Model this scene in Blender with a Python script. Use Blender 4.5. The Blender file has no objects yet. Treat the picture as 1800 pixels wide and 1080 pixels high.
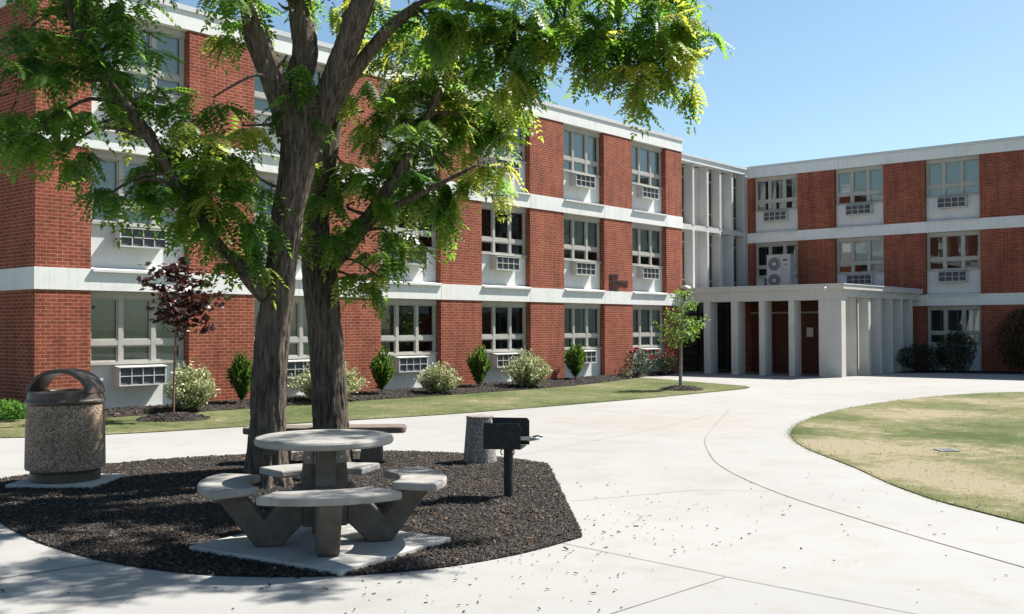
import bpy, math, random
import numpy as np
from mathutils import Vector, Matrix, noise as mnoise

R = math.radians
PI = math.pi
rng = np.random.default_rng(7)
random.seed(7)
sc = bpy.context.scene
col = sc.collection

# ------------------------------------------------------------------ camera
CAM = Vector((18.8636, -8.8674, 1.65))
FPX, PITCH, ROLL = 1811.23, 0.019688, 0.003982
_r = Vector((0.76636733, 0.64240261, 0)); _fh = Vector((-0.64240261, 0.76636733, 0)); _z = Vector((0, 0, 1))
_f = _fh * math.cos(PITCH) + _z * math.sin(PITCH)
_u = _z * math.cos(PITCH) - _fh * math.sin(PITCH)
_cr = _r * math.cos(ROLL) - _u * math.sin(ROLL)
_cu = _u * math.cos(ROLL) + _r * math.sin(ROLL)
cam = bpy.data.cameras.new('camera'); co = bpy.data.objects.new('camera', cam); col.objects.link(co)
M = Matrix((( _cr.x, _cu.x, -_f.x, CAM.x), (_cr.y, _cu.y, -_f.y, CAM.y), (_cr.z, _cu.z, -_f.z, CAM.z), (0, 0, 0, 1)))
co.matrix_world = M
cam.sensor_width = 36; cam.lens = FPX / 1800 * 36; cam.clip_start = 0.05; cam.clip_end = 3000
sc.camera = co

def at(px, py, d):
    """a place d metres in front of the camera"""
    return CAM + _f * d + _cr * ((px - 900) / FPX * d) + _cu * ((540 - py) / FPX * d)

# ------------------------------------------------------------------ light
SUN = Vector((0.27, 0.74, 1.0)).normalized()
w = bpy.data.worlds.new('World'); sc.world = w; w.use_nodes = True
nt = w.node_tree; nt.nodes.clear()
o_ = nt.nodes.new('ShaderNodeOutputWorld'); bg = nt.nodes.new('ShaderNodeBackground'); sky = nt.nodes.new('ShaderNodeTexSky')
sky.sky_type = 'NISHITA'; sky.sun_disc = False
sky.sun_elevation = math.asin(SUN.z); sky.sun_rotation = math.atan2(SUN.x, SUN.y)
sky.air_density = 1.0; sky.dust_density = 0.9; sky.ozone_density = 1.0; sky.altitude = 100
bg.inputs['Strength'].default_value = 0.056
wb = nt.nodes.new('ShaderNodeMix'); wb.data_type = 'RGBA'; wb.blend_type = 'MULTIPLY'; wb.inputs[0].default_value = 1; wb.inputs[7].default_value = (0.97, 1.11, 1.10, 1)
nt.links.new(sky.outputs[0], wb.inputs[6]); nt.links.new(wb.outputs[2], bg.inputs['Color']); nt.links.new(bg.outputs[0], o_.inputs['Surface'])
sl = bpy.data.lights.new('sun', 'SUN'); sl.energy = 5.0; sl.angle = R(0.53); sl.color = (1, 0.955, 0.88)
so = bpy.data.objects.new('sun', sl); col.objects.link(so)
so.rotation_euler = (-SUN).to_track_quat('-Z', 'Y').to_euler(); so.location = (0, 0, 30)
sc.view_settings.view_transform = 'Standard'; sc.view_settings.look = 'None'
sc.view_settings.exposure = 1.25; sc.view_settings.gamma = 1
sc.render.engine = 'CYCLES'
sc.cycles.use_denoising = True
sc.cycles.max_bounces = 8; sc.cycles.transparent_max_bounces = 12
sc.cycles.caustics_reflective = False; sc.cycles.caustics_refractive = False

# ------------------------------------------------------------------ materials
class NT:
    def __init__(s, name):
        s.m = bpy.data.materials.new(name); s.m.use_nodes = True; s.t = s.m.node_tree
        s.b = s.t.nodes['Principled BSDF']; s.out = s.t.nodes['Material Output']
    def n(s, typ, **kw):
        nd = s.t.nodes.new('ShaderNode' + typ)
        for k, v in kw.items():
            if hasattr(nd, k): setattr(nd, k, v)
            else: nd.inputs[k.replace('_', ' ')].default_value = v
        return nd
    def l(s, a, b): s.t.links.new(a, b)
    def pos(s):
        return s.n('NewGeometry').outputs['Position']
    def noise(s, scale, detail=4, rough=0.55, vec=None, stretch=None):
        nd = s.n('TexNoise'); nd.inputs['Scale'].default_value = scale; nd.inputs['Detail'].default_value = detail
        nd.inputs['Roughness'].default_value = rough
        v = vec if vec is not None else s.pos()
        if stretch:
            mp = s.n('Mapping'); mp.inputs['Scale'].default_value = stretch; s.l(v, mp.inputs['Vector']); v = mp.outputs[0]
        s.l(v, nd.inputs['Vector'])
        return nd.outputs['Fac']
    def ramp(s, fac, stops):
        nd = s.n('ValToRGB'); e = nd.color_ramp.elements
        while len(e) < len(stops): e.new(0.5)
        for el, (p, c) in zip(e, stops):
            el.position = p; el.color = (*c, 1) if len(c) == 3 else c
        s.l(fac, nd.inputs['Fac'])
        return nd.outputs['Color']
    def mix(s, fac, a, b, mode='MIX'):
        nd = s.n('Mix'); nd.data_type = 'RGBA'; nd.blend_type = mode
        for sock, val in ((nd.inputs['Factor'], fac), (nd.inputs['A'], a), (nd.inputs['B'], b)) if False else ((nd.inputs[0], fac), (nd.inputs[6], a), (nd.inputs[7], b)):
            if isinstance(val, (int, float)): sock.default_value = val
            elif isinstance(val, tuple): sock.default_value = (*val, 1)
            else: s.l(val, sock)
        return nd.outputs[2]
    def math(s, op, a, b=None):
        nd = s.n('Math'); nd.operation = op
        for i, v in enumerate((a, b)):
            if v is None: continue
            if isinstance(v, (int, float)): nd.inputs[i].default_value = v
            else: s.l(v, nd.inputs[i])
        return nd.outputs[0]
    def base(s, c):
        if isinstance(c, tuple): s.b.inputs['Base Color'].default_value = (*c, 1)
        else: s.l(c, s.b.inputs['Base Color'])
    def rough(s, v): s.b.inputs['Roughness'].default_value = v
    def bump(s, h, strength=0.3, dist=0.01):
        nd = s.n('Bump'); nd.inputs['Strength'].default_value = strength; nd.inputs['Distance'].default_value = dist
        s.l(h, nd.inputs['Height']); s.l(nd.outputs[0], s.b.inputs['Normal'])

def mottled(name, c1, c2, scale=6, rough=0.8, metal=0.0, bump=0.0, bscale=60, lo=0.35, hi=0.65, spec=0.3):
    t = NT(name)
    t.base(t.ramp(t.noise(scale, 6, 0.62), [(lo, c1), (hi, c2)]))
    t.rough(rough); t.b.inputs['Metallic'].default_value = metal
    t.b.inputs['Specular IOR Level'].default_value = spec
    if bump: t.bump(t.noise(bscale, 4), bump, 0.01)
    return t.m

MT = {}
def brick_mat(name, c1, c2, mortar):
    t = NT(name)
    g = t.n('NewGeometry'); sp = t.n('SeparateXYZ'); t.l(g.outputs['Position'], sp.inputs[0])
    sn = t.n('SeparateXYZ'); t.l(g.outputs['True Normal'], sn.inputs[0])
    k = t.math('GREATER_THAN', t.math('ABSOLUTE', sn.outputs[0]), 0.5)
    mx = t.n('Mix'); mx.data_type = 'FLOAT'; t.l(k, mx.inputs[0]); t.l(sp.outputs[0], mx.inputs[2]); t.l(sp.outputs[1], mx.inputs[3])
    cb = t.n('CombineXYZ'); t.l(mx.outputs[0], cb.inputs[0]); t.l(sp.outputs[2], cb.inputs[1])
    b = t.n('TexBrick'); b.offset = 0.5; b.squash = 1; t.l(cb.outputs[0], b.inputs['Vector'])
    b.inputs['Scale'].default_value = 1; b.inputs['Brick Width'].default_value = 0.2085; b.inputs['Row Height'].default_value = 0.0695
    b.inputs['Mortar Size'].default_value = 0.0065; b.inputs['Mortar Smooth'].default_value = 0.25; b.inputs['Bias'].default_value = -0.1
    b.inputs['Color1'].default_value = (*c1, 1); b.inputs['Color2'].default_value = (*c2, 1); b.inputs['Mortar'].default_value = (*mortar, 1)
    n1 = t.noise(1.3, 5); n2 = t.noise(14, 3)
    f = t.math('ADD', t.math('MULTIPLY', n1, 0.55), t.math('MULTIPLY', n2, 0.5))
    v = t.ramp(f, [(0.3, (0.62, 0.60, 0.60)), (0.75, (1.26, 1.22, 1.2))])
    stn = t.ramp(t.noise(2.6, 4, 0.6, stretch=(2.2, 2.2, 0.22)), [(0.36, (0.80, 0.78, 0.77)), (0.55, (1.03, 1.03, 1.03))])
    t.base(t.mix(1.0, t.mix(1.0, b.outputs['Color'], v, 'MULTIPLY'), stn, 'MULTIPLY'))
    t.rough(0.88); t.b.inputs['Specular IOR Level'].default_value = 0.2
    inv = t.math('SUBTRACT', 1.0, b.outputs['Fac'])
    t.bump(t.math('ADD', inv, t.math('MULTIPLY', n2, 0.3)), 0.5, 0.006)
    return t.m
MT['brick'] = brick_mat('red_brick', (0.285, 0.071, 0.038), (0.19, 0.046, 0.028), (0.40, 0.235, 0.17))

def weathered(name, c, dark, scale=2.0, rough=0.75, streak=0.25):
    """painted concrete: faint blotches and vertical run-off streaks"""
    t = NT(name)
    a = t.noise(scale, 5); s_ = t.noise(3.0, 4, 0.6, stretch=(3.5, 3.5, 0.25)); fine = t.noise(90, 2)
    f = t.math('ADD', t.math('MULTIPLY', a, 0.5), t.math('MULTIPLY', s_, streak * 2))
    f = t.math('ADD', f, t.math('MULTIPLY', fine, 0.12))
    t.base(t.ramp(f, [(0.36, dark), (0.62, c)]))
    t.rough(rough); t.b.inputs['Specular IOR Level'].default_value = 0.25
    t.bump(t.noise(45, 3), 0.12, 0.004)
    return t.m
MT['band'] = weathered('white_painted_concrete', (0.70, 0.70, 0.68), (0.55, 0.55, 0.53), streak=0.3)
MT['panel'] = weathered('pale_panel', (0.65, 0.66, 0.65), (0.56, 0.57, 0.56), streak=0.15)
MT['frame'] = mottled('window_frame_paint', (0.35, 0.337, 0.305), (0.41, 0.395, 0.36), 3, 0.5)
MT['trim'] = mottled('white_trim_paint', (0.64, 0.64, 0.62), (0.57, 0.57, 0.55), 3, 0.45)
MT['acbox'] = mottled('air_conditioner_enamel', (0.54, 0.54, 0.51), (0.47, 0.47, 0.44), 4, 0.5)
MT['acdark'] = mottled('grille_backing', (0.05, 0.055, 0.07), (0.10, 0.105, 0.12), 20, 0.6)  # dark blue-grey backing between the grille bars
MT['flash'] = mottled('roof_flashing', (0.58, 0.59, 0.60), (0.52, 0.53, 0.54), 2, 0.4)
MT['roof'] = mottled('roof_gravel', (0.30, 0.29, 0.27), (0.38, 0.37, 0.35), 8, 0.95)
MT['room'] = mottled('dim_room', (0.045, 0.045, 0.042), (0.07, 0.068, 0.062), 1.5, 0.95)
MT['blind_grey'] = mottled('grey_green_blind', (0.34, 0.39, 0.35), (0.39, 0.44, 0.40), 2, 0.8)
MT['blind_pale'] = mottled('pale_blue_blind', (0.74, 0.82, 0.87), (0.80, 0.87, 0.91), 2, 0.8)
MT['curtain'] = mottled('white_curtain', (0.72, 0.74, 0.72), (0.82, 0.83, 0.80), 8, 0.9)
MT['door'] = mottled('oxblood_door_paint', (0.085, 0.022, 0.014), (0.11, 0.03, 0.018), 3, 0.45)
MT['darkmetal'] = mottled('black_metal', (0.012, 0.012, 0.013), (0.03, 0.03, 0.03), 20, 0.55, bump=0.1)
MT['bronze'] = mottled('bronze_letters', (0.05, 0.045, 0.045), (0.09, 0.08, 0.08), 30, 0.45)
MT['steel'] = mottled('dull_steel', (0.40, 0.40, 0.39), (0.28, 0.28, 0.27), 15, 0.45, metal=0.8)
MT['paper'] = mottled('paper', (0.78, 0.74, 0.70), (0.70, 0.66, 0.62), 9, 0.9)
MT['condenser'] = mottled('grey_enamel', (0.36, 0.37, 0.38), (0.31, 0.32, 0.33), 4, 0.5)
MT['red_label'] = mottled('red_badge', (0.4, 0.05, 0.04), (0.45, 0.06, 0.05), 9, 0.6)

def glass_mat():
    t = NT('window_glass')
    fr = t.n('Fresnel'); fr.inputs['IOR'].default_value = 1.75
    tr = t.n('BsdfTransparent'); tr.inputs['Color'].default_value = (0.80, 0.88, 0.86, 1)
    gl = t.n('BsdfGlossy'); gl.inputs['Roughness'].default_value = 0.01; gl.inputs['Color'].default_value = (0.95, 0.97, 1, 1)
    bp = t.n('Bump'); bp.inputs['Strength'].default_value = 0.04; bp.inputs['Distance'].default_value = 0.01
    t.l(t.noise(1.6, 1), bp.inputs['Height']); t.l(bp.outputs[0], gl.inputs['Normal'])
    mx = t.n('MixShader'); t.l(fr.outputs[0], mx.inputs[0]); t.l(tr.outputs[0], mx.inputs[1]); t.l(gl.outputs[0], mx.inputs[2])
    t.l(mx.outputs[0], t.out.inputs['Surface'])
    return t.m
MT['glass'] = glass_mat()

def path_mat():
    t = NT('walkway_concrete')
    a = t.noise(0.22, 5, 0.6); b = t.noise(1.6, 6, 0.65); c = t.noise(60, 3); d = t.noise(220, 2)
    base = t.ramp(a, [(0.35, (0.262, 0.257, 0.247)), (0.6, (0.292, 0.287, 0.278))])
    st = t.ramp(b, [(0.36, (0.93, 0.92, 0.90)), (0.5, (1, 1, 1))])
    x = t.mix(1.0, base, st, 'MULTIPLY')
    f = t.ramp(t.math('ADD', t.math('MULTIPLY', c, 0.5), t.math('MULTIPLY', d, 0.5)), [(0.35, (0.90, 0.90, 0.90)), (0.65, (1.05, 1.05, 1.05))])
    x = t.mix(1.0, x, f, 'MULTIPLY')
    # rust-tan stained area in the middle of the walk
    ds = t.n('VectorMath'); ds.operation = 'DISTANCE'; t.l(t.pos(), ds.inputs[0]); ds.inputs[1].default_value = (9.3, 6.6, 0)
    m = t.ramp(t.math('ADD', t.math('MULTIPLY', ds.outputs['Value'], 0.17), t.math('MULTIPLY', b, 0.9)), [(0.55, (1, 1, 1)), (1.15, (0, 0, 0))])
    mm = t.math('MULTIPLY', m, 0.55)
    x = t.mix(mm, x, (0.25, 0.222, 0.192))
    t.base(x); t.rough(0.9); t.b.inputs['Specular IOR Level'].default_value = 0.2
    t.bump(t.math('ADD', c, d), 0.15, 0.003)
    return t.m
MT['path'] = path_mat()
MT['joint'] = mottled('joint_filler', (0.13, 0.125, 0.115), (0.25, 0.24, 0.225), 2.2, 0.95)

WORN = ((13.3, 5.0, 1.5, 0.22), (14.9, 3.1, 1.3, 0.20), (15.9, 2.2, 1.2, 0.20), (12.3, 11.0, 2.2, 0.13), (13.7, 7.2, 1.3, -0.22), (12.0, 6.5, 0.9, -0.22), (15.3, 6.8, 1.6, -0.18), (11.6, 9.0, 0.8, -0.15))   # trodden and green patches
def lawn_color(t, dry):
    a = t.noise(0.38, 5, 0.6); b = t.noise(3.4, 6, 0.72); c = t.noise(20, 4, 0.75)
    f = t.math('ADD', t.math('ADD', t.math('MULTIPLY', a, 1.0), t.math('MULTIPLY', b, 0.75)), t.math('MULTIPLY', c, 0.40))
    for (px_, py_, rad_, amt) in WORN:
        dv = t.n('VectorMath'); dv.operation = 'DISTANCE'; t.l(t.pos(), dv.inputs[0]); dv.inputs[1].default_value = (px_, py_, 0)
        mr = t.n('MapRange'); mr.interpolation_type = 'SMOOTHSTEP'; t.l(t.math('ADD', dv.outputs['Value'], t.math('MULTIPLY', b, 0.9)), mr.inputs[0]); mr.inputs[1].default_value = rad_ * 0.4; mr.inputs[2].default_value = rad_ + 0.5; mr.inputs[3].default_value = amt; mr.inputs[4].default_value = 0
        f = t.math('ADD', f, mr.outputs[0])
    f = t.math('ADD', f, dry)
    return t.ramp(f, [(0.62, (0.058, 0.080, 0.027)), (0.80, (0.108, 0.120, 0.052)), (0.94, (0.17, 0.157, 0.084)), (1.08, (0.25, 0.215, 0.145))])
def lawn_mat(name, dry):
    t = NT(name); t.base(lawn_color(t, dry)); t.rough(0.95); t.b.inputs['Specular IOR Level'].default_value = 0.1
    t.bump(t.noise(70, 4, 0.7), 0.6, 0.03)
    return t.m
MT['lawn_dry'] = lawn_mat('dry_lawn', -0.20)
MT['lawn'] = lawn_mat('lawn', -0.29)
MT['ground'] = lawn_mat('field_grass', -0.22)

def mulch_mat():
    t = NT('bark_mulch')
    v = t.n('TexVoronoi'); v.inputs['Scale'].default_value = 46; t.l(t.pos(), v.inputs['Vector'])
    sp = t.n('SeparateColor'); t.l(v.outputs['Color'], sp.inputs[0])
    t.base(t.ramp(sp.outputs[0], [(0.0, (0.012, 0.010, 0.009)), (0.6, (0.035, 0.029, 0.026)), (0.9, (0.075, 0.064, 0.056)), (1.0, (0.12, 0.10, 0.088))]))
    t.rough(0.95); t.b.inputs['Specular IOR Level'].default_value = 0.15
    t.bump(v.outputs['Distance'], 1.0, 0.02)
    return t.m
MT['mulch'] = mulch_mat()

def attr_ramp(name, stops, rough=0.9, spec=0.2, transl=None, tf=0.4):
    """colour from the 'tint' each chip / leaf / blade carries; optional translucency"""
    t = NT(name)
    a = t.n('Attribute'); a.attribute_name = 'tint'
    c = t.ramp(a.outputs['Fac'], stops)
    t.base(c); t.rough(rough); t.b.inputs['Specular IOR Level'].default_value = spec
    if transl:
        tl = t.n('BsdfTranslucent'); t.l(t.ramp(a.outputs['Fac'], transl), tl.inputs['Color'])
        mx = t.n('MixShader'); mx.inputs[0].default_value = tf
        t.l(t.b.outputs[0], mx.inputs[1]); t.l(tl.outputs[0], mx.inputs[2]); t.l(mx.outputs[0], t.out.inputs['Surface'])
    return t.m
MT['chips'] = attr_ramp('mulch_chips', [(0, (0.007, 0.006, 0.005)), (0.45, (0.026, 0.021, 0.018)), (0.75, (0.062, 0.049, 0.040)), (0.96, (0.14, 0.108, 0.086)), (1.0, (0.30, 0.13, 0.04))], 0.85, 0.35)
MT['leaf'] = attr_ramp('locust_leaf', [(0, (0.048, 0.105, 0.024)), (0.5, (0.105, 0.18, 0.034)), (1, (0.27, 0.29, 0.05))], 0.45, 0.45,
                       [(0, (0.07, 0.22, 0.02)), (0.5, (0.27, 0.50, 0.05)), (1, (0.68, 0.68, 0.10))], 0.52)
MT['maple_leaf'] = attr_ramp('purple_leaf', [(0, (0.016, 0.010, 0.009)), (0.7, (0.036, 0.016, 0.014)), (1, (0.085, 0.028, 0.02))], 0.35, 0.5,
                       [(0, (0.03, 0.008, 0.006)), (1, (0.20, 0.03, 0.018))], 0.2)
MT['young_leaf'] = attr_ramp('bright_leaf', [(0, (0.07, 0.16, 0.025)), (1, (0.22, 0.31, 0.05))], 0.5, 0.4,
                       [(0, (0.12, 0.30, 0.03)), (1, (0.40, 0.52, 0.06))], 0.4)
MT['varieg'] = attr_ramp('cream_edged_leaf', [(0, (0.09, 0.15, 0.05)), (0.42, (0.17, 0.22, 0.09)), (0.60, (0.46, 0.49, 0.25)), (1, (0.70, 0.70, 0.44))], 0.6, 0.3,
                       [(0, (0.15, 0.26, 0.06)), (1, (0.5, 0.5, 0.3))], 0.25)
MT['conifer'] = attr_ramp('arborvitae_spray', [(0, (0.025, 0.065, 0.016)), (0.6, (0.06, 0.13, 0.025)), (1, (0.16, 0.22, 0.035))], 0.7, 0.2,
                       [(0, (0.06, 0.15, 0.02)), (1, (0.25, 0.38, 0.04))], 0.35)
MT['darkleaf'] = attr_ramp('dark_shrub_leaf', [(0, (0.010, 0.020, 0.010)), (1, (0.03, 0.045, 0.02))], 0.5, 0.3,
                       [(0, (0.03, 0.07, 0.02)), (1, (0.09, 0.15, 0.03))], 0.25)
MT['roseleaf'] = attr_ramp('rose_leaf', [(0, (0.03, 0.06, 0.02)), (0.7, (0.07, 0.12, 0.04)), (1, (0.22, 0.24, 0.12))], 0.5, 0.3)
MT['hedge'] = attr_ramp('hedge_leaf', [(0, (0.03, 0.10, 0.015)), (1, (0.09, 0.22, 0.03))], 0.5, 0.3, [(0, (0.06, 0.2, 0.02)), (1, (0.2, 0.4, 0.05))], 0.35)
MT['petal'] = mottled('red_petal', (0.42, 0.02, 0.045), (0.62, 0.05, 0.10), 60, 0.5)

def grass_blade_mat(name, dry):
    t = NT(name); a = t.n('Attribute'); a.attribute_name = 'tint'
    c = t.mix(0.18, lawn_color(t, dry), t.ramp(a.outputs['Fac'], [(0, (0.07, 0.11, 0.03)), (0.6, (0.16, 0.18, 0.07)), (1, (0.34, 0.29, 0.17))]))
    t.base(c); t.rough(0.8); t.b.inputs['Specular IOR Level'].default_value = 0.15
    tl = t.n('BsdfTranslucent'); t.l(t.mix(0.5, c, (0.28, 0.34, 0.10)), tl.inputs['Color'])
    mx = t.n('MixShader'); mx.inputs[0].default_value = 0.5
    t.l(t.b.outputs[0], mx.inputs[1]); t.l(tl.outputs[0], mx.inputs[2]); t.l(mx.outputs[0], t.out.inputs['Surface'])
    return t.m
MT['blade_dry'] = grass_blade_mat('dry_grass_blade', -0.20)
MT['blade'] = grass_blade_mat('grass_blade', -0.31)

def bark_mat(name, c1, c2):
    t = NT(name)
    n1 = t.noise(34, 5, 0.6, stretch=(1, 1, 0.14)); n2 = t.noise(2.2, 4); n3 = t.noise(95, 4, stretch=(1, 1, 0.4))
    f = t.math('ADD', t.math('MULTIPLY', n1, 0.72), t.math('MULTIPLY', n2, 0.2)); f = t.math('ADD', f, t.math('MULTIPLY', n3, 0.14))
    t.base(t.ramp(f, [(0.40, c1), (0.66, c2)])); t.rough(0.95); t.b.inputs['Specular IOR Level'].default_value = 0.15
    t.bump(t.math('ADD', n1, t.math('MULTIPLY', n3, 0.25)), 0.8, 0.03)
    return t.m
MT['bark'] = bark_mat('locust_bark', (0.030, 0.023, 0.018), (0.165, 0.132, 0.108))
MT['bark2'] = bark_mat('young_bark', (0.14, 0.085, 0.06), (0.27, 0.17, 0.125))
MT['bark3'] = bark_mat('pale_bark', (0.17, 0.15, 0.13), (0.30, 0.27, 0.24))

def aggregate(name, c1, c2, c3, scale):
    t = NT(name)
    v = t.n('TexVoronoi'); v.inputs['Scale'].default_value = scale; t.l(t.pos(), v.inputs['Vector'])
    sp = t.n('SeparateColor'); t.l(v.outputs['Color'], sp.inputs[0])
    x = t.ramp(sp.outputs[0], [(0.1, c1), (0.55, c2), (0.95, c3)])
    x = t.mix(1.0, x, t.ramp(t.noise(3, 4), [(0.3, (0.8, 0.8, 0.8)), (0.7, (1.1, 1.1, 1.1))]), 'MULTIPLY')
    t.base(x); t.rough(0.8); t.bump(v.outputs['Distance'], 0.8, 0.012)
    return t.m
MT['aggregate'] = aggregate('exposed_aggregate', (0.15, 0.100, 0.066), (0.31, 0.215, 0.15), (0.52, 0.39, 0.29), 88)
MT['aggregate_grey'] = aggregate('grey_aggregate', (0.14, 0.125, 0.11), (0.25, 0.225, 0.20), (0.40, 0.37, 0.34), 70)
MT['lid'] = mottled('brown_lid_plastic', (0.07, 0.052, 0.041), (0.10, 0.074, 0.059), 9, 0.42)
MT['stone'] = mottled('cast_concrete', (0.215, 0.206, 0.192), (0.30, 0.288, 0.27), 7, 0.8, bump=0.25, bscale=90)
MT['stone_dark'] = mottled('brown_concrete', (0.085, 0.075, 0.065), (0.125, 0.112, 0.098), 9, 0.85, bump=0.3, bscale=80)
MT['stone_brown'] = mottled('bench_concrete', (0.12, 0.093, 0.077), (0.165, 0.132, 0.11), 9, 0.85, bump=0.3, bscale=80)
MT['paver'] = mottled('paver_concrete', (0.34, 0.33, 0.31), (0.42, 0.41, 0.39), 5, 0.9, bump=0.2, bscale=70)
MT['portico'] = weathered('portico_stucco', (0.58, 0.565, 0.535), (0.50, 0.485, 0.455), streak=0.2)
MT['fin'] = weathered('fin_concrete', (0.53, 0.53, 0.51), (0.45, 0.45, 0.43), streak=0.2)

# ------------------------------------------------------------------ mesh building
class MB:
    def __init__(s): s.v = []; s.f = []; s.mi = []; s.cur = 0
    def add(s, vs, fs):
        b = len(s.v); s.v += [tuple(v) for v in vs]; s.f += [tuple(i + b for i in f) for f in fs]; s.mi += [s.cur] * len(fs)
        return s
    def box(s, x0, x1, y0, y1, z0, z1):
        return s.add([(x0, y0, z0), (x1, y0, z0), (x1, y1, z0), (x0, y1, z0), (x0, y0, z1), (x1, y0, z1), (x1, y1, z1), (x0, y1, z1)],
                     [(0, 3, 2, 1), (4, 5, 6, 7), (0, 1, 5, 4), (1, 2, 6, 5), (2, 3, 7, 6), (3, 0, 4, 7)])
    def prism(s, poly, lo, hi, fn):
        """poly of (a,b), extruded from lo to hi; fn(a,b,c) gives the point"""
        n = len(poly)
        vs = [fn(a, b, lo) for a, b in poly] + [fn(a, b, hi) for a, b in poly]
        fs = [tuple(range(n))[::-1], tuple(range(n, 2 * n))] + [(i, (i + 1) % n, n + (i + 1) % n, n + i) for i in range(n)]
        return s.add(vs, fs)
    def lathe(s, prof, n=40, c=(0, 0, 0), cap=True):
        vs = []; fs = []
        for r, z in prof:
            for k in range(n):
                a = 2 * PI * k / n; vs.append((c[0] + r * math.cos(a), c[1] + r * math.sin(a), c[2] + z))
        for i in range(len(prof) - 1):
            for k in range(n):
                k2 = (k + 1) % n; fs.append((i * n + k, i * n + k2, (i + 1) * n + k2, (i + 1) * n + k))
        if cap: fs.append(tuple(range(n))[::-1]); fs.append(tuple(range((len(prof) - 1) * n, len(prof) * n)))
        return s.add(vs, fs)
    def tube(s, pts, rad, n=10, bark=0.0, cap=True, seed=0):
        P = [Vector(p) for p in pts]; m = len(P); vs = []; fs = []
        d0 = (P[1] - P[0]).normalized(); ref = Vector((1, 0, 0)) if abs(d0.x) < 0.8 else Vector((0, 1, 0))
        x = ref - d0 * ref.dot(d0); x.normalize(); rs = np.random.default_rng(seed)
        ph = rs.uniform(0, 2 * PI, 8)
        for i in range(m):
            d = (P[min(i + 1, m - 1)] - P[max(i - 1, 0)]).normalized()
            x = x - d * x.dot(d); x.normalize(); y = d.cross(x)
            for k in range(n):
                a = 2 * PI * k / n; r = rad[i]
                if bark and n > 40:
                    q = Vector((math.cos(a) * r * 15, math.sin(a) * r * 15, P[i].z * 2.3 + seed))
                    q2 = Vector((math.cos(a) * r * 38, math.sin(a) * r * 38, P[i].z * 7 + seed))
                    r *= 1 + 0.03 * math.sin(3 * a + ph[0] + 0.9 * P[i].z) + 0.03 * math.sin(5 * a + ph[1] - 1.3 * P[i].z)
                    r += 0.016 * (0.40 - 2.6 * abs(mnoise.noise(q))) + 0.007 * (0.5 - 2.6 * abs(mnoise.noise(q2)))
                    fl = max(0.0, 1 - P[i].z / 0.55); r += 0.06 * fl * fl * (0.5 + 0.5 * math.sin(4 * a + ph[2])) + 0.04 * fl * fl * math.sin(7 * a + ph[3])
                elif bark:
                    h = i * 0.33
                    r *= 1 + bark * (math.sin(3 * a + ph[0] + 0.2 * math.sin(h)) * 0.6 + math.sin(5 * a + ph[1] + 0.5 * math.sin(h * 0.7 + ph[2])) * 0.5
                                     + math.sin(9 * a + ph[3] + h * 0.25) * 0.4 + rs.uniform(-0.4, 0.4))
                vs.append(P[i] + (x * math.cos(a) + y * math.sin(a)) * r)
        for i in range(m - 1):
            for k in range(n):
                k2 = (k + 1) % n; fs.append((i * n + k, i * n + k2, (i + 1) * n + k2, (i + 1) * n + k))
        if cap: fs.append(tuple(range(n))[::-1]); fs.append(tuple(range((m - 1) * n, m * n)))
        return s.add(vs, fs)
    def build(s, name, mats, parent=None, smooth=False, local=False, bevel=0, loc=None, rotz=0):
        me = bpy.data.meshes.new(name)
        off = Vector((0, 0, 0))
        if parent is not None and not local: off = WLOC[parent.name]
        me.from_pydata([tuple(Vector(v) - off) for v in s.v], [], s.f)
        for m in (mats if isinstance(mats, (list, tuple)) else [mats]): me.materials.append(m)
        if len(me.materials) > 1: me.polygons.foreach_set('material_index', s.mi)
        me.validate(); me.update()
        return link(name, me, parent, smooth, bevel, loc, rotz)

WLOC = {}
def link(name, me, parent=None, smooth=False, bevel=0, loc=None, rotz=0):
    o = bpy.data.objects.new(name, me); col.objects.link(o)
    if smooth:
        me.polygons.foreach_set('use_smooth', [True] * len(me.polygons))
    if bevel:
        b = o.modifiers.new('bevel', 'BEVEL'); b.width = bevel; b.segments = 3; b.limit_method = 'ANGLE'; b.angle_limit = R(40)
    if parent is not None: o.parent = parent
    if loc is not None: o.location = loc
    if rotz: o.rotation_euler.z = rotz
    WLOC[o.name] = (WLOC[parent.name] if parent is not None else Vector((0, 0, 0))) + Vector(o.location)
    return o
def thing(name, label, cat, loc=(0, 0, 0), rotz=0, group=None):
    o = bpy.data.objects.new(name, None); col.objects.link(o); o.location = loc; o.rotation_euler.z = rotz
    o.empty_display_size = 0.2
    WLOC[o.name] = Vector(loc)
    return tag(o, label, cat, group)
def tag(o, label, cat, group=None):
    o['label'] = label; o['category'] = cat
    if group: o['group'] = group
    return o
def kind(o, k): o['kind'] = k; return o

def big_mesh(name, V, F, mats, tint=None, parent=None, smooth=False, mi=None):
    """V (n,3) array, F (m,k) array of quads or triangles"""
    me = bpy.data.meshes.new(name)
    V = np.asarray(V, dtype=np.float32); F = np.asarray(F, dtype=np.int32); m, k = F.shape
    if parent is not None: V = V - np.array(WLOC[parent.name], dtype=np.float32)
    me.vertices.add(len(V)); me.vertices.foreach_set('co', V.ravel())
    me.loops.add(m * k); me.loops.foreach_set('vertex_index', F.ravel())
    me.polygons.add(m); me.polygons.foreach_set('loop_start', np.arange(m, dtype=np.int32) * k)
    if tint is not None:
        a = me.attributes.new('tint', 'FLOAT', 'POINT'); a.data.foreach_set('value', np.asarray(tint, dtype=np.float32))
    me.materials.append(mats); me.update(calc_edges=True)
    return link(name, me, parent, smooth)

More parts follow.
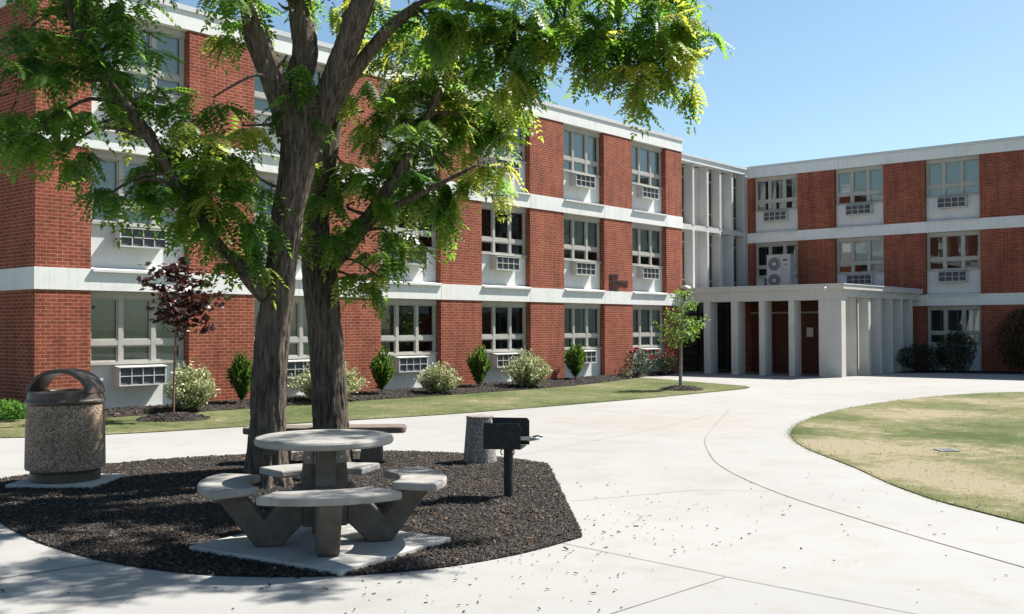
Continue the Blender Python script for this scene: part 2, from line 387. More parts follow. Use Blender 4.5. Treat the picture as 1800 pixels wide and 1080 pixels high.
def frames(d, roll_up=None):
    """orthonormal frames with x along d"""
    x = d / np.linalg.norm(d, axis=1, keepdims=True)
    up = np.tile(np.array([0, 0, 1.0]), (len(d), 1)) if roll_up is None else roll_up
    y = np.cross(up, x); ln = np.linalg.norm(y, axis=1, keepdims=True); bad = ln[:, 0] < 1e-4
    y[bad] = [0, 1, 0]; ln[bad] = 1; y /= ln
    z = np.cross(x, y)
    return np.stack([x, y, z], axis=1)      # rows are axes
def scatter(T, TF, pos, fr, scale, tint, jit=None):
    """copies of template T (n,3) with faces TF at each pos"""
    n = len(T); m = len(pos)
    V = np.einsum('ij,mjk->mik', T, fr) * np.asarray(scale).reshape(-1, 1, 1) + pos[:, None, :]
    F = TF[None] + (np.arange(m) * n)[:, None, None]
    tt = np.repeat(tint, n)
    return V.reshape(-1, 3), F.reshape(-1, TF.shape[1]), tt

# ------------------------------------------------------------------ ground
def sheet(name, poly, z, mat, k='structure'):
    mb = MB(); mb.add([(x, y, z) for x, y in poly], [tuple(range(len(poly)))])
    return kind(mb.build(name, mat), k)
def spline(pts, closed=False, per=8):
    P = [Vector((*p, 0)[:3]) for p in pts]; n = len(P); out = []
    rngi = range(n if closed else n - 1)
    for i in rngi:
        p0 = P[(i - 1) % n] if closed or i > 0 else P[0]; p1 = P[i]; p2 = P[(i + 1) % n]; p3 = P[(i + 2) % n] if closed or i + 2 < n else P[-1]
        for k in range(per):
            t = k / per
            out.append(0.5 * ((2 * p1) + (p2 - p0) * t + (2 * p0 - 5 * p1 + 4 * p2 - p3) * t * t + (3 * p1 - p0 - 3 * p2 + p3) * t ** 3))
    if not closed: out.append(P[-1])
    return [(p.x, p.y) for p in out]

sheet('ground', [(-900, -900), (900, -900), (900, 900), (-900, 900)], -0.05, MT['ground'])
walk = sheet('walkway', [(-24, -30), (3, -16), (12, -13.5), (22, -13.5), (25, -9), (46, -9), (46, 30.6), (-24, 30.6)], 0.0, MT['path'])
LAWN_R = spline([(30, -8.5), (22, -3.4), (16.595, 0.454), (15.293, 1.537), (14.166, 2.922), (13.0, 4.288), (12.3, 5.35), (11.75, 6.5), (11.3, 7.9), (10.95, 9.6), (10.75, 11.9), (10.85, 14.6),
                 (11.35, 17.0), (12.2, 18.6), (14.2, 20.2), (18, 21.6), (30, 22.5)]) + [(44, 22.5), (44, -8.5)]
LAWN_L = spline([(-8, -11.6), (-2, -6.3), (2.801, -1.9), (3.7, -0.55), (4.25, 1.254), (4.8, 3.247), (5.363, 5.535), (5.75, 8.684), (5.98, 11.548), (6.07, 14.156), (6.086, 15.7), (5.9, 16.45),
                 (5.224, 17.1), (4.016, 17.7), (2.392, 18.5), (1.0, 19.25)]) + [(0.0, 19.4), (0.0, 0.0), (-14, 0.0), (-14, -11.6)]
sheet('right_lawn', LAWN_R, 0.012, MT['lawn_dry'])
sheet('left_lawn', LAWN_L, 0.012, MT['lawn'])
ISLAND = spline([(7.3, -3.9), (8.2, -4.45), (9.447, -4.82), (10.687, -5.07), (11.598, -5.12), (12.131, -5.08), (12.681, -4.95), (13.121, -4.72), (13.572, -4.32), (13.9, -3.8), (14.07, -3.1), (14.07, -2.3)], per=5) + \
         spline([(13.95, -2.15), (12.706, -0.749), (11.3, 0.83)], per=3) + spline([(11.2, 0.92), (10.875, 0.99), (10.292, 1.03), (9.45, 0.95), (8.6, 0.45), (7.8, -0.45), (7.2, -1.6), (7.0, -2.7)], per=5)
sheet('mulch_island', ISLAND, 0.008, MT['mulch'])
BED_L = [(0.05, 0.2)] + spline([(0.8, 0.2), (1.15, 3.3), (1.35, 6.2), (1.6, 9.5), (1.7, 14.0), (1.0, 17.9), (0.35, 19.9), (0.3, 22.0)], per=5) + [(0.05, 22.0)]
# planting bed, banked a little against the wall
def bank(x): return 0.02 + 0.09 * max(0, min(1, (1.5 - x) / 1.4))
mb = MB(); outer = BED_L[1:-1]; strips = 6; rows = []
for (x, y) in outer: rows.append([(0.02 + (x - 0.02) * k / strips, y, 0.02 if k == strips else bank(0.02 + (x - 0.02) * k / strips)) for k in range(strips + 1)])
vs = [p for r_ in rows for p in r_]; n_ = strips + 1
fs = [(i * n_ + k, i * n_ + k + 1, (i + 1) * n_ + k + 1, (i + 1) * n_ + k) for i in range(len(rows) - 1) for k in range(strips)]
mb.add(vs, fs); kind(mb.build('planting_bed', MT['mulch']), 'structure')
sheet('rear_bed', [(5.9, 27.2), (7.6, 28.45), (20, 29.3), (44, 29.3), (44, 30.6), (5.9, 30.6)], 0.012, MT['mulch'])

def inside(poly, P):
    x, y = P[:, 0], P[:, 1]; c = np.zeros(len(P), bool); n = len(poly)
    for i in range(n):
        x0, y0 = poly[i]; x1, y1 = poly[(i + 1) % n]
        if y0 == y1: continue
        k = ((y0 > y) != (y1 > y)) & (x < (x1 - x0) * (y - y0) / (y1 - y0) + x0); c ^= k
    return c
def fill(poly, n, r):
    p = np.array(poly); lo = p.min(0); hi = p.max(0)
    P = r.uniform(lo, hi, (n, 2)); return P[inside(poly, P)]
def near_cam(P, dmin, dmax, r):
    """keep more where the eye is near"""
    d = np.hypot(P[:, 0] - CAM.x, P[:, 1] - CAM.y)
    return P[r.uniform(0, 1, len(P)) < np.clip(1 - (d - dmin) / (dmax - dmin), 0.08, 1)]

# joints tooled into the slab
def strip(pts, wd, z):
    mb = MB(); L = []; Rr = []
    for i, p in enumerate(pts):
        a = Vector(pts[max(i - 1, 0)]); b = Vector(pts[min(i + 1, len(pts) - 1)]); d = (b - a).normalized(); nrm = Vector((-d.y, d.x)); p = Vector(p)
        L.append((*(p + nrm * wd / 2), z)); Rr.append((*(p - nrm * wd / 2), z))
    n = len(pts); mb.add(L + Rr, [(i, i + 1, n + i + 1, n + i) for i in range(n - 1)]); return mb
for pts, wd in ((spline([(9.0, 9.6), (9.55, 8.4), (10.25, 6.8), (11.15, 4.85), (11.77, 3.743), (12.85, 2.138), (14.114, 0.828), (15.387, -0.154), (17.0, -1.227), (20, -3.1)]), 0.016),
                ([(14.07, -2.57), (15.571, -2.736), (16.788, -2.842), (19, -3.0)], 0.009), ([(15.56, -2.75), (15.472, -3.913), (15.4, -5)], 0.007),
                ([(13.0, -1.0), (13.6, 0.35), (14.2, 0.7)], 0.008), ([(11.8, -6.8), (11.865, -5.8), (11.95, -5.13)], 0.018),
                ([(10.4, 1.05), (10.2, 3.0), (9.9, 5.5), (9.4, 8.0)], 0.006)):
    o = strip(pts, wd, 0.004).build('walkway_joint', MT['joint'], walk)

# mulch chips -----------------------------------------------------------
CH = np.array([[-.5, -.5, 0], [.5, -.4, .0], [.5, .5, 0], [-.45, .4, 0], [-.4, -.3, 1], [.42, -.3, .8], [.4, .3, 1], [-.4, .35, .9]], float) * np.array([1, 0.34, 0.16])
CHF = np.array([[4, 5, 6, 7], [0, 1, 5, 4], [1, 2, 6, 5], [2, 3, 7, 6], [3, 0, 4, 7]])
def chips(name, P, z, size, r, tilt=0.45, zf=None, tlo=0.0, thi=0.9):
    m = len(P); a = r.uniform(0, 2 * PI, m)
    d = np.stack([np.cos(a), np.sin(a), r.normal(0, tilt, m)], 1)
    up = np.stack([r.normal(0, tilt, m), r.normal(0, tilt, m), np.ones(m)], 1)
    pos = np.stack([P[:, 0], P[:, 1], (z + r.uniform(0, 0.012, m)) if zf is None else zf(P) + r.uniform(0, 0.012, m)], 1)
    t = tlo + (thi - tlo) * r.beta(1.6, 2.2, m); t[r.uniform(0, 1, m) < 0.008] = 1.0
    V, F, tt = scatter(CH, CHF, pos, frames(d, up), size * r.lognormal(0, 0.35, m), t)
    return kind(big_mesh(name, V, F, MT['chips'], tt), 'stuff')
r = np.random.default_rng(3)
chips('mulch_chips', fill(ISLAND, 170000, r), 0.008, 0.022, r, tlo=0.08, thi=1.0)
chips('mulch_chips', fill(BED_L, 9000, r), 0.02, 0.045, r, zf=lambda P: np.array([bank(x) for x in P[:, 0]]))
# bits kicked out on to the walk
P = np.concatenate([np.array([14.0, -2.4]) + r.normal(0, 1, (260, 2)) * np.array([0.55, 0.9]), np.array([13.9, -0.4]) + r.normal(0, 1, (130, 2)) * np.array([0.8, 1.0]),
                    np.array([14.2, -4.0]) + r.normal(0, 1, (150, 2)) * np.array([0.8, 0.7]), r.uniform([12.5, -6.5], [17.5, 2.0], (150, 2)), r.uniform([9, -8], [14, -5], (60, 2))])
P = P[~inside(ISLAND, P) & ~inside(LAWN_R, P)]; P = P[r.uniform(0, 1, len(P)) < 0.62]
chips('mulch_debris', P, 0.002, 0.019, r, 0.12, tlo=0.02, thi=0.75)

# grass -------------------------------------------------------------------
BL = np.array([[-.5, 0, 0], [.5, 0, 0], [0.1, 0.5, 1.0]]) * np.array([0.006, 0.018, 0.018]); BLF = np.array([[0, 1, 2]])
def grass(name, P, z, mat, r, hgt=1.0):
    m = len(P); a = r.uniform(0, 2 * PI, m); fr = np.zeros((m, 3, 3))
    fr[:, 0, 0] = np.cos(a); fr[:, 0, 1] = np.sin(a); fr[:, 1, 0] = -np.sin(a); fr[:, 1, 1] = np.cos(a); fr[:, 2, 2] = 1
    fr[:, 2, 0] = r.normal(0, 0.35, m); fr[:, 2, 1] = r.normal(0, 0.35, m)
    pos = np.stack([P[:, 0], P[:, 1], np.full(m, z)], 1)
    V, F, tt = scatter(BL, BLF, pos, fr, hgt * r.lognormal(0, 0.35, m), r.uniform(0, 1, m))
    return kind(big_mesh(name, V, F, mat, tt), 'stuff')
def edge_band(poly, i0, i1, n, wd, r):
    seg = poly[i0:i1]; k = r.integers(0, len(seg) - 1, n); t = r.uniform(0, 1, n); a = np.array(seg)
    p = a[k] * (1 - t[:, None]) + a[k + 1] * t[:, None]; return p + r.normal(0, wd, (n, 2))
box_ = [(10.3, -8.4), (30, -8.4), (30, 22.6), (10.3, 22.6)]
P = fill(LAWN_R, 420000, r); P = near_cam(P[P[:, 0] < 28], 9, 34, r)
E_ = edge_band(LAWN_R, 10, 120, 5000, 0.035, r)
grass('lawn_grass', np.concatenate([P, E_]), 0.010, MT['blade_dry'], r, 0.8)
P = fill(LAWN_L, 260000, r); P = P[(P[:, 0] > -6)]; P = near_cam(P, 14, 34, r)
E_ = edge_band(LAWN_L, 10, 118, 4000, 0.03, r)
grass('lawn_grass', np.concatenate([P, E_]), 0.010, MT['blade'], r, 0.85)

# ------------------------------------------------------------------ buildings
Z1, Z2, BH = 2.389, 5.130, 0.4145
Z3 = 2 * Z2 - Z1; ZP = 8.36
REC = 0.18            # how far the window bays sit back
FLOORS = [(0.0, Z1), (Z1 + BH, Z2), (Z2 + BH, Z3)]

def window_frame_mesh(wd, z0, z1, opened=None):
    """three lights over three; local x across, y inward, z up. returns frame MB, glass MB, sash boundaries"""
    fr = MB(); gl = MB(); D0, D1 = REC - 0.005, REC + 0.075
    head = z1 - 0.14; sill = z0; ml = 0.092
    fr.box(0.012, wd - 0.012, REC - 0.03, D1, head, z1 - 0.003)                    # head board
    fr.box(0.012, wd - 0.012, REC - 0.07, D1, sill, sill + 0.055)                  # sill
    zb = sill + 0.055
    xs = [0.012, wd / 3, 2 * wd / 3, wd - 0.012]
    rail = zb + (head - zb) * 0.30
    fr.box(xs[0], xs[0] + 0.07, D0, D1, zb, head); fr.box(xs[3] - 0.07, xs[3], D0, D1, zb, head)
    for x in xs[1:3]: fr.box(x - ml / 2, x + ml / 2, D0, D1, zb, head)
    cells = [(xs[0] + 0.07, xs[1] - ml / 2), (xs[1] + ml / 2, xs[2] - ml / 2), (xs[2] + ml / 2, xs[3] - 0.07)]
    sh = 0.032
    for k, (a, b) in enumerate(cells):
        fr.box(a, b, D0 + 0.004, D1, rail - 0.05, rail + 0.05)
        for (za, zc) in ((zb, rail - 0.05), (rail + 0.05, head)):
            if opened == k and za == zb: continue
            fr.box(a, b, D0 + 0.02, D1 - 0.01, za, za + sh); fr.box(a, b, D0 + 0.02, D1 - 0.01, zc - sh, zc)
            fr.box(a, a + sh, D0 + 0.021, D1 - 0.011, za + sh, zc - sh); fr.box(b - sh, b, D0 + 0.021, D1 - 0.011, za + sh, zc - sh)
            y = D0 + 0.045
            gl.add([(a + sh, y, za + sh), (b - sh, y, za + sh), (b - sh, y, zc - sh), (a + sh, y, zc - sh)], [(0, 1, 2, 3)])
    return fr, gl, cells, zb, rail, head

def ac_unit(parent, xc, z0, wd=1.02):
    a = MB(); y0, y1 = -0.065, REC - 0.001; h = 0.36; t = 0.026
    a.box(xc - wd / 2, xc - wd / 2 + t, y0, y1, z0, z0 + h); a.box(xc + wd / 2 - t, xc + wd / 2, y0, y1, z0, z0 + h)
    a.box(xc - wd / 2 + t, xc + wd / 2 - t, y0, y1, z0, z0 + t)
    # sloped lid that runs back under the window sill
    a.prism([(y0 - 0.02, z0 + h + 0.001), (y1, z0 + h + 0.001), (y1, z0 + h + 0.045), (y0 - 0.02, z0 + h + 0.018)], xc - wd / 2 - 0.015, xc + wd / 2 + 0.015, lambda p, q, c: (c, p, q))
    a.box(xc - wd / 2 + t, xc + wd / 2 - t, y0 + 0.05, y0 + 0.06, z0 + t, z0 + h)
    o = a.build('air_conditioner', MT['acbox'], parent, local=True)
    g = MB(); x0, x1 = xc - wd / 2 + t, xc + wd / 2 - t; g.cur = 0
    g.box(x0, x1, y0 + 0.036, y0 + 0.048, z0 + t + 0.001, z0 + h - 0.001)
    g.cur = 1
    for k in range(1, 4): g.box(x0 + (x1 - x0) * k / 4 - 0.008, x0 + (x1 - x0) * k / 4 + 0.008, y0 + 0.002, y0 + 0.034, z0 + t, z0 + h)
    g.box(x0, x1, y0 + 0.003, y0 + 0.033, z0 + t + (h - t) / 2 - 0.008, z0 + t + (h - t) / 2 + 0.008)
    for q in range(1, 1):
        zz = z0 + t + (h - t) * q / 12
        if q != 6: g.box(x0, x1, y0 + 0.022, y0 + 0.031, zz - 0.0035, zz + 0.0035)
    g.build('grille', [MT['acdark'], MT['acbox']], o, local=True)

def wing(root, openings, length, depth, blinds, end_left=True, end_right=False, acs=True, skip=()):
    """three-storey facade along local x, front at y = 0, inside towards +y"""
    W0 = 0.0
    edges = [W0] + [e for op in openings for e in op] + [length]
    piers = [(edges[i], edges[i + 1]) for i in range(0, len(edges), 2)]
    for zi, (za, zb) in enumerate(FLOORS):
        for (a, b) in piers:
            m = MB(); m.box(a, b, 0, 0.45, za - (0.1 if zi == 0 else 0), zb); m.build('brick_pier', MT['brick'], root, local=True)
    # bands and parapet wrap the free ends
    xl = -0.025 if end_left else 0.0; xr = length + (0.02 if end_right else 0.0)
    for zb in (Z1, Z2):
        m = MB(); m.box(xl, xr, -0.02, 0.5, zb + 0.001, zb + BH - 0.001)
        if end_left: m.box(xl, 0.5, 0.5, depth, zb + 0.001, zb + BH - 0.001)
        for op in openings: m.box(op[1] - 0.004, op[1] + 0.004, -0.024, -0.0195, zb + 0.004, zb + BH - 0.004)
        m.build('floor_band', MT['band'], root, local=True)
    m = MB(); m.box(xl, xr, -0.02, 0.5, Z3 + 0.001, ZP - 0.11)
    if end_left: m.box(xl, 0.5, 0.5, depth, Z3 + 0.001, ZP - 0.11)
    m.build('parapet', MT['band'], root, local=True)
    m = MB(); m.box(xl - 0.03, xr + (0.03 if end_right else 0), -0.05, 0.55, ZP - 0.109, ZP)
    if end_left: m.box(xl - 0.03, 0.55, 0.55, depth, ZP - 0.109, ZP)
    m.build('roof_flashing', MT['flash'], root, local=True)
    m = MB(); m.box(0.5, length, 0.5, depth, ZP - 0.45, ZP - 0.35); m.build('roof', MT['roof'], root, local=True)
    if end_left:
        for zi, (za, zb) in enumerate(FLOORS):
            m = MB(); m.box(0, 0.45, 0.45, depth, za - (0.1 if zi == 0 else 0), zb); m.build('end_wall', MT['brick'], root, local=True)
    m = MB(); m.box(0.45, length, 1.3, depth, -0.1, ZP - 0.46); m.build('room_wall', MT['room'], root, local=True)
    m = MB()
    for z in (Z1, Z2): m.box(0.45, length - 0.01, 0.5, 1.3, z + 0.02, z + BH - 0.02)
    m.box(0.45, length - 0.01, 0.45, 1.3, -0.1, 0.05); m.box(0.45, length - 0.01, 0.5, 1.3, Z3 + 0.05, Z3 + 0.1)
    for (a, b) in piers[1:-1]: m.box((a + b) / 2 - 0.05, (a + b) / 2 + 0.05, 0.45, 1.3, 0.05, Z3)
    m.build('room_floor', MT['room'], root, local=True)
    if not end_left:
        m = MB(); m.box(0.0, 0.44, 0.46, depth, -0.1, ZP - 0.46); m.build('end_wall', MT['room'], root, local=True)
    for zi, (za, zb) in enumerate(FLOORS):
        for wi, (a, b) in enumerate(openings):
            if (zi, wi) in skip: continue
            wd = b - a; sill = zb - 1.44
            m = MB(); m.box(a + 0.003, b - 0.003, REC, 0.42, za - (0.1 if zi == 0 else -0.001), sill - 0.001)
            if zi: m.prism([(-0.075, za - 0.055), (REC - 0.001, za - 0.055), (REC - 0.001, za + 0.045), (-0.075, za - 0.005)], a + 0.012, b - 0.012, lambda p, q, c: (c, p, q))
            m.build('spandrel_panel', MT['panel'], root, local=True)
            bl, opened = blinds(zi, wi)
            fr, gl, cells, zb0, rail, head = window_frame_mesh(wd, sill, zb, opened)
            fo = fr.build('window', MT['frame'], root, local=True, loc=(a, 0, 0))
            gl.build('pane', MT['glass'], fo, local=True)
            if opened is not None:
                ca, cb = cells[opened]; s_ = MB(); hgt = rail - 0.05 - zb0; ang = 0.62
                def hinge(x, u, d):   # u down from the rail, tilted outward
                    return (x, REC + 0.02 - u * math.sin(ang) + d * math.cos(ang), rail - 0.05 - u * math.cos(ang) - d * math.sin(ang) * 0)
                for (x0, x1, u0, u1) in ((ca, cb, 0, 0.035), (ca, cb, hgt - 0.035, hgt), (ca, ca + 0.035, 0.035, hgt - 0.035), (cb - 0.035, cb, 0.035, hgt - 0.035)):
                    s_.add([hinge(x, u, d) for d in (0, 0.03) for (x, u) in ((x0, u0), (x1, u0), (x1, u1), (x0, u1))],
                           [(0, 1, 2, 3), (7, 6, 5, 4), (0, 4, 5, 1), (1, 5, 6, 2), (2, 6, 7, 3), (3, 7, 4, 0)])
                s_.add([hinge(x, u, 0.015) for (x, u) in ((ca + .03, .03), (cb - .03, .03), (cb - .03, hgt - .03), (ca + .03, hgt - .03))], [(0, 1, 2, 3)])
                s_.build('open_sash', MT['trim'], fo, local=True)
            if bl:
                kindm, cover = bl
                if kindm == 'curtain':
                    cu = MB()
                    for (xa, xb) in cover:
                        n = 26; L = []
                        for k in range(n + 1):
                            x = wd * (xa + (xb - xa) * k / n); y = REC + 0.17 + 0.03 * math.sin(k * 1.9) + 0.01 * math.sin(k * 4.1)
                            L.append((x, y))
                        cu.add([(x, y, zb0 + 0.02) for x, y in L] + [(x, y, head - 0.02) for x, y in L], [(k, k + 1, n + 2 + k, n + 1 + k) for k in range(n)])
                    cu.build('curtain', MT['curtain'], fo, local=True, smooth=True)
                else:
                    cu = MB()
                    for k, (ca, cb) in enumerate(cells):
                        lo = zb0 + (head - zb0) * (1 - cover[k])
                        cu.box(ca - 0.03, cb + 0.03 - (0.05 if kindm == 'blind_grey' else 0.02), REC + 0.10, REC + 0.106, lo, head + 0.02)
                    cu.build('blind', MT[kindm], fo, local=True)
            if acs:
                ac_unit(root, (a + b) / 2, sill - 0.425)

L_OPEN = [(1.0724 + k * 3.7583, 1.0724 + k * 3.7583 + 2.1364) for k in range(6)]
LLEN = 23.073
def l_blinds(zi, wi):
    if zi == 0: return ([('blind_grey', (1, 1, 1)), ('blind_grey', (1, 1, 1)), None, None, ('blind_grey', (1, 1, 1)), ('blind_grey', (1, 1, 1))][wi], None)
    if zi == 1: return ([('blind_pale', (1, .97, 1)), ('blind_grey', (.7, .7, .7)), None, None, ('blind_grey', (.66, .66, .66)), ('blind_grey', (.62, .64, .66))][wi], 1 if wi == 2 else None)
    return (('blind_pale', (1, 1, 1) if wi != 5 else (1, .72, .95)), None)
lw = thing('residence_hall', 'long three-storey red brick wing with white floor bands behind the shade trees', 'building', (0, 0, 0), PI / 2)
wing(lw, L_OPEN, LLEN, 13.0, l_blinds, True, True)
# free right end of the wing
for (za, zb) in FLOORS:
    m = MB(); m.box(LLEN - 0.45, LLEN, 0.45, 2.2, za, zb); m.build('end_wall', MT['brick'], lw, local=True)

RX, RY = -1.33, 30.67
R_OPEN = [(0.284 + k * 3.5003, 0.284 + k * 3.5003 + 1.9451) for k in range(6)]
def r_blinds(zi, wi):
    if zi == 2: return ([('curtain', ((0.04, 0.2), (0.28, 0.45), (0.5, 0.68), (0.8, 0.97))), ('blind_pale', (.72, .70, 1)), ('blind_pale', (1, .98, 1)), ('blind_pale', (1, 1, 1)), ('blind_pale', (1, 1, 1)), None][wi], None)
    if zi == 1: return ([('curtain', ((0.9, 0.99),)), ('blind_pale', (.8, .72, 1)), None, ('blind_grey', (1, 1, 1)), None, None][wi], None)
    return ([None, None, ('curtain', ((0.73, 0.97),)), ('blind_grey', (1, 1, 1)), None, None][wi], None)
rw = thing('residence_hall', 'shaded red brick wing with white bands beyond the curving lawn', 'building', (RX, RY, 0))
wing(rw, R_OPEN, 24.0, 13.0, r_blinds, False, True, skip=((0, 0), (0, 1)))
for wi in (0, 1):
    m = MB(); a, b = R_OPEN[wi]; m.box(a, b, 0.05, 0.45, -0.1, Z1); m.build('brick_pier', MT['brick'], rw, local=True)

# stair block between the wings: tall concrete fins over the portico roof
lk = thing('stair_block', 'recessed pale stair block with tall concrete fins joining the two brick wings', 'building', (0, LLEN, 0))
XF = -1.36; XW = -1.72; ya, yb = LLEN + 0.0, RY
m = MB(); m.box(XW - 0.3, XW, ya, yb + 0.5, -0.1, 7.95); m.build('back_wall', MT['fin'], lk)
m = MB(); m.box(XW - 0.2, RX - 0.002, RY + 0.003, RY + 0.25, -0.1, 7.95); m.build('return_wall', MT['fin'], lk)
m = MB(); m.box(-10, XF + 0.06, ya + 0.002, yb - 0.003, 8.05 - 0.05, 8.20); m.build('roof_fascia', MT['band'], lk)
m = MB(); m.box(-10, XF + 0.10, ya + 0.004, yb - 0.005, 8.201, 8.285); m.build('roof_flashing', MT['flash'], lk)
m = MB(); m.box(XW + 0.001, XF - 0.02, ya + 0.002, yb - 0.003, 5.40, 5.60); m.build('floor_slab', MT['fin'], lk)
for y in (23.95, 25.05, 26.25, 27.37, 28.40, 29.42, 30.50):
    for (za, zb) in ((2.9, 5.399), (5.601, 7.999)):
        m = MB(); m.box(XW + 0.002, XF, y - 0.075, y + 0.075, za, zb); m.build('fin', MT['fin'], lk, bevel=0.01)
for (y0, y1) in ((25.2, 26.12), (27.5, 28.28), (29.55, 30.38)):
    for (za, zb) in ((2.95, 5.37), (5.65, 7.9)):
        w_ = MB()
        w_.box(XW + 0.002, XW + 0.05, y0, y0 + 0.05, za, zb); w_.box(XW + 0.002, XW + 0.05, y1 - 0.05, y1, za, zb)
        for z in (za, za + 0.5, zb - 0.45, zb - 0.05): w_.box(XW + 0.003, XW + 0.049, y0 + 0.05, y1 - 0.05, z, z + 0.05)
        w_.cur = 1; w_.box(XW + 0.004, XW + 0.012, y0 + 0.05, y1 - 0.05, za + 0.05, zb - 0.05)
        wo = w_.build('window', [MT['frame'], MT['room']], lk)
        g_ = MB(); g_.add([(XW + 0.03, y0 + .05, za + .05), (XW + 0.03, y1 - .05, za + .05), (XW + 0.03, y1 - .05, zb - .05), (XW + 0.03, y0 + .05, zb - .05)], [(0, 1, 2, 3)])
        g_.build('pane', MT['glass'], wo)

# entrance portico
po = thing('entrance_portico', 'flat-roofed white entrance portico with square columns in front of the stair block', 'portico', (3, 23.2, 0))
PY0, PX1 = 23.2, 5.75
m = MB(); m.box(-1.3, PX1 + 0.10, PY0 - 0.06, RY - 0.004, 2.84, 2.985); m.build('roof_fascia', MT['portico'], po)
m = MB(); m.box(-1.3, PX1 + 0.12, PY0 - 0.085, RY - 0.006, 2.986, 3.02); m.build('roof_flashing', MT['flash'], po)
m = MB(); m.box(0.03, PX1, PY0, PY0 + 0.5, 2.50, 2.839); m.build('lintel', MT['portico'], po)
m = MB(); m.box(PX1 - 0.5, PX1 - 0.002, PY0 + 0.502, RY - 0.005, 2.60, 2.838); m.build('lintel', MT['portico'], po)
for (a, b) in ((0.762, 1.01), (1.825, 2.084), (2.869, 3.077), (3.934, 4.134)):
    m = MB(); m.box(a, b, PY0 + 0.002, PY0 + 0.56, -0.05, 2.499); m.build('column', MT['portico'], po, bevel=0.012)
m = MB(); m.box(4.978, PX1 - 0.003, PY0 + 0.001, PY0 + 0.36, -0.05, 2.499); m.build('pillar', MT['portico'], po, bevel=0.012)
for y in (24.45, 25.5, 26.52, 27.6, 28.62, 29.65):
    m = MB(); m.box(PX1 - 0.48, PX1 - 0.004, y, y + 0.2, -0.05, 2.599); m.build('fin', MT['portico'], po, bevel=0.01)
m = MB(); m.box(PX1 - 0.6, PX1 - 0.485, PY0 + 0.4, RY - 0.01, -0.05, 2.837); m.build('side_wall', MT['portico'], po)
yb_ = 25.4
m = MB(); m.box(0.9, PX1 - 0.61, yb_, yb_ + 0.2, -0.05, 2.83); m.build('back_wall', MT['brick'], po)
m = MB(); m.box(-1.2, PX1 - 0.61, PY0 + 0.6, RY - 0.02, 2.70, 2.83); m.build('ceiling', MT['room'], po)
for (a, b) in ((1.5, 2.4), (2.42, 3.32), (3.36, 4.5)):
    d_ = MB(); d_.box(a, b, yb_ - 0.06, yb_ - 0.001, 0.02, 2.1); d_.box(a, b, yb_ - 0.05, yb_ - 0.001, 2.16, 2.6)
    d_.cur = 1; d_.box(a, b, yb_ - 0.055, yb_ - 0.002, 2.101, 2.159)
    do = d_.build('door', [MT['door'], MT['frame']], po)
    h_ = MB(); h_.tube([(b - 0.09, yb_ - 0.10, 0.95), (b - 0.09, yb_ - 0.10, 1.35)], [0.014, 0.014], 8); h_.build('handle', MT['steel'], do)
# glazed screen at the left end
d_ = MB(); y = yb_ - 0.7
for x in (-1.0, -0.3, 0.35, 0.95): d_.box(x - 0.03, x + 0.03, y - 0.05, y, 0.0, 2.7)
for z in (0.02, 0.55, 0.95, 2.1, 2.64): d_.box(-1.0, 0.95, y - 0.046, y - 0.004, z - 0.025, z + 0.025)
go = d_.build('glazed_screen', MT['darkmetal'], po)
g_ = MB(); g_.add([(-1, y - 0.02, 0), (0.95, y - 0.02, 0), (0.95, y - 0.02, 2.7), (-1, y - 0.02, 2.7)], [(0, 1, 2, 3)]); g_.build('pane', MT['glass'], go)
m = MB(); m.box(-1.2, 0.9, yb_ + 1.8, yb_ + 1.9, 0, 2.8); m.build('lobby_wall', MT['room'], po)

# small fittings on the buildings
n_ = MB(); n_.box(3.62, 3.86, yb_ - 0.072, yb_ - 0.064, 1.28, 1.60)
tag(n_.build('notice', MT['paper']), 'sheet of white paper taped to the dark red entrance door', 'notice')
s_ = thing('security_camera', 'small white camera fixed near the top of the wide portico pillar', 'camera', (5.29, PY0 - 0.06, 2.84))
m = MB(); m.box(5.24, 5.34, PY0 - 0.075, PY0 - 0.061, 2.78, 2.98); m.build('bracket', MT['trim'], s_)
m = MB(); m.tube([(5.29, PY0 - 0.076, 2.9), (5.29, PY0 - 0.16, 2.87), (5.29, PY0 - 0.28, 2.82)], [0.03, 0.05, 0.055], 12); m.build('housing', MT['trim'], s_, smooth=True)
fl = thing('floodlight', 'white floodlight on the corner of the long brick wing above the young green tree', 'light', (0.02, 22.95, 2.98))
m = MB(); m.box(0.021, 0.06, 22.88, 23.02, 2.93, 3.05); m.build('bracket', MT['darkmetal'], fl)
m = MB(); m.prism([(0.06, 3.0), (0.36, 2.98), (0.36, 3.04), (0.20, 3.10), (0.06, 3.09)], 22.80, 23.12, lambda p, q, c: (p, c, q)); m.build('lamp_housing', MT['trim'], fl, bevel=0.01)
pp = MB(); pp.tube([(PX1 + 0.03, 24.42, 0.0), (PX1 + 0.03, 24.42, 2.58), (PX1 + 0.03, 24.6, 2.60), (PX1 + 0.03, 25.6, 2.6)], [0.022] * 4, 8)
pp_o = pp.build('conduit', MT['stone_brown'], po)

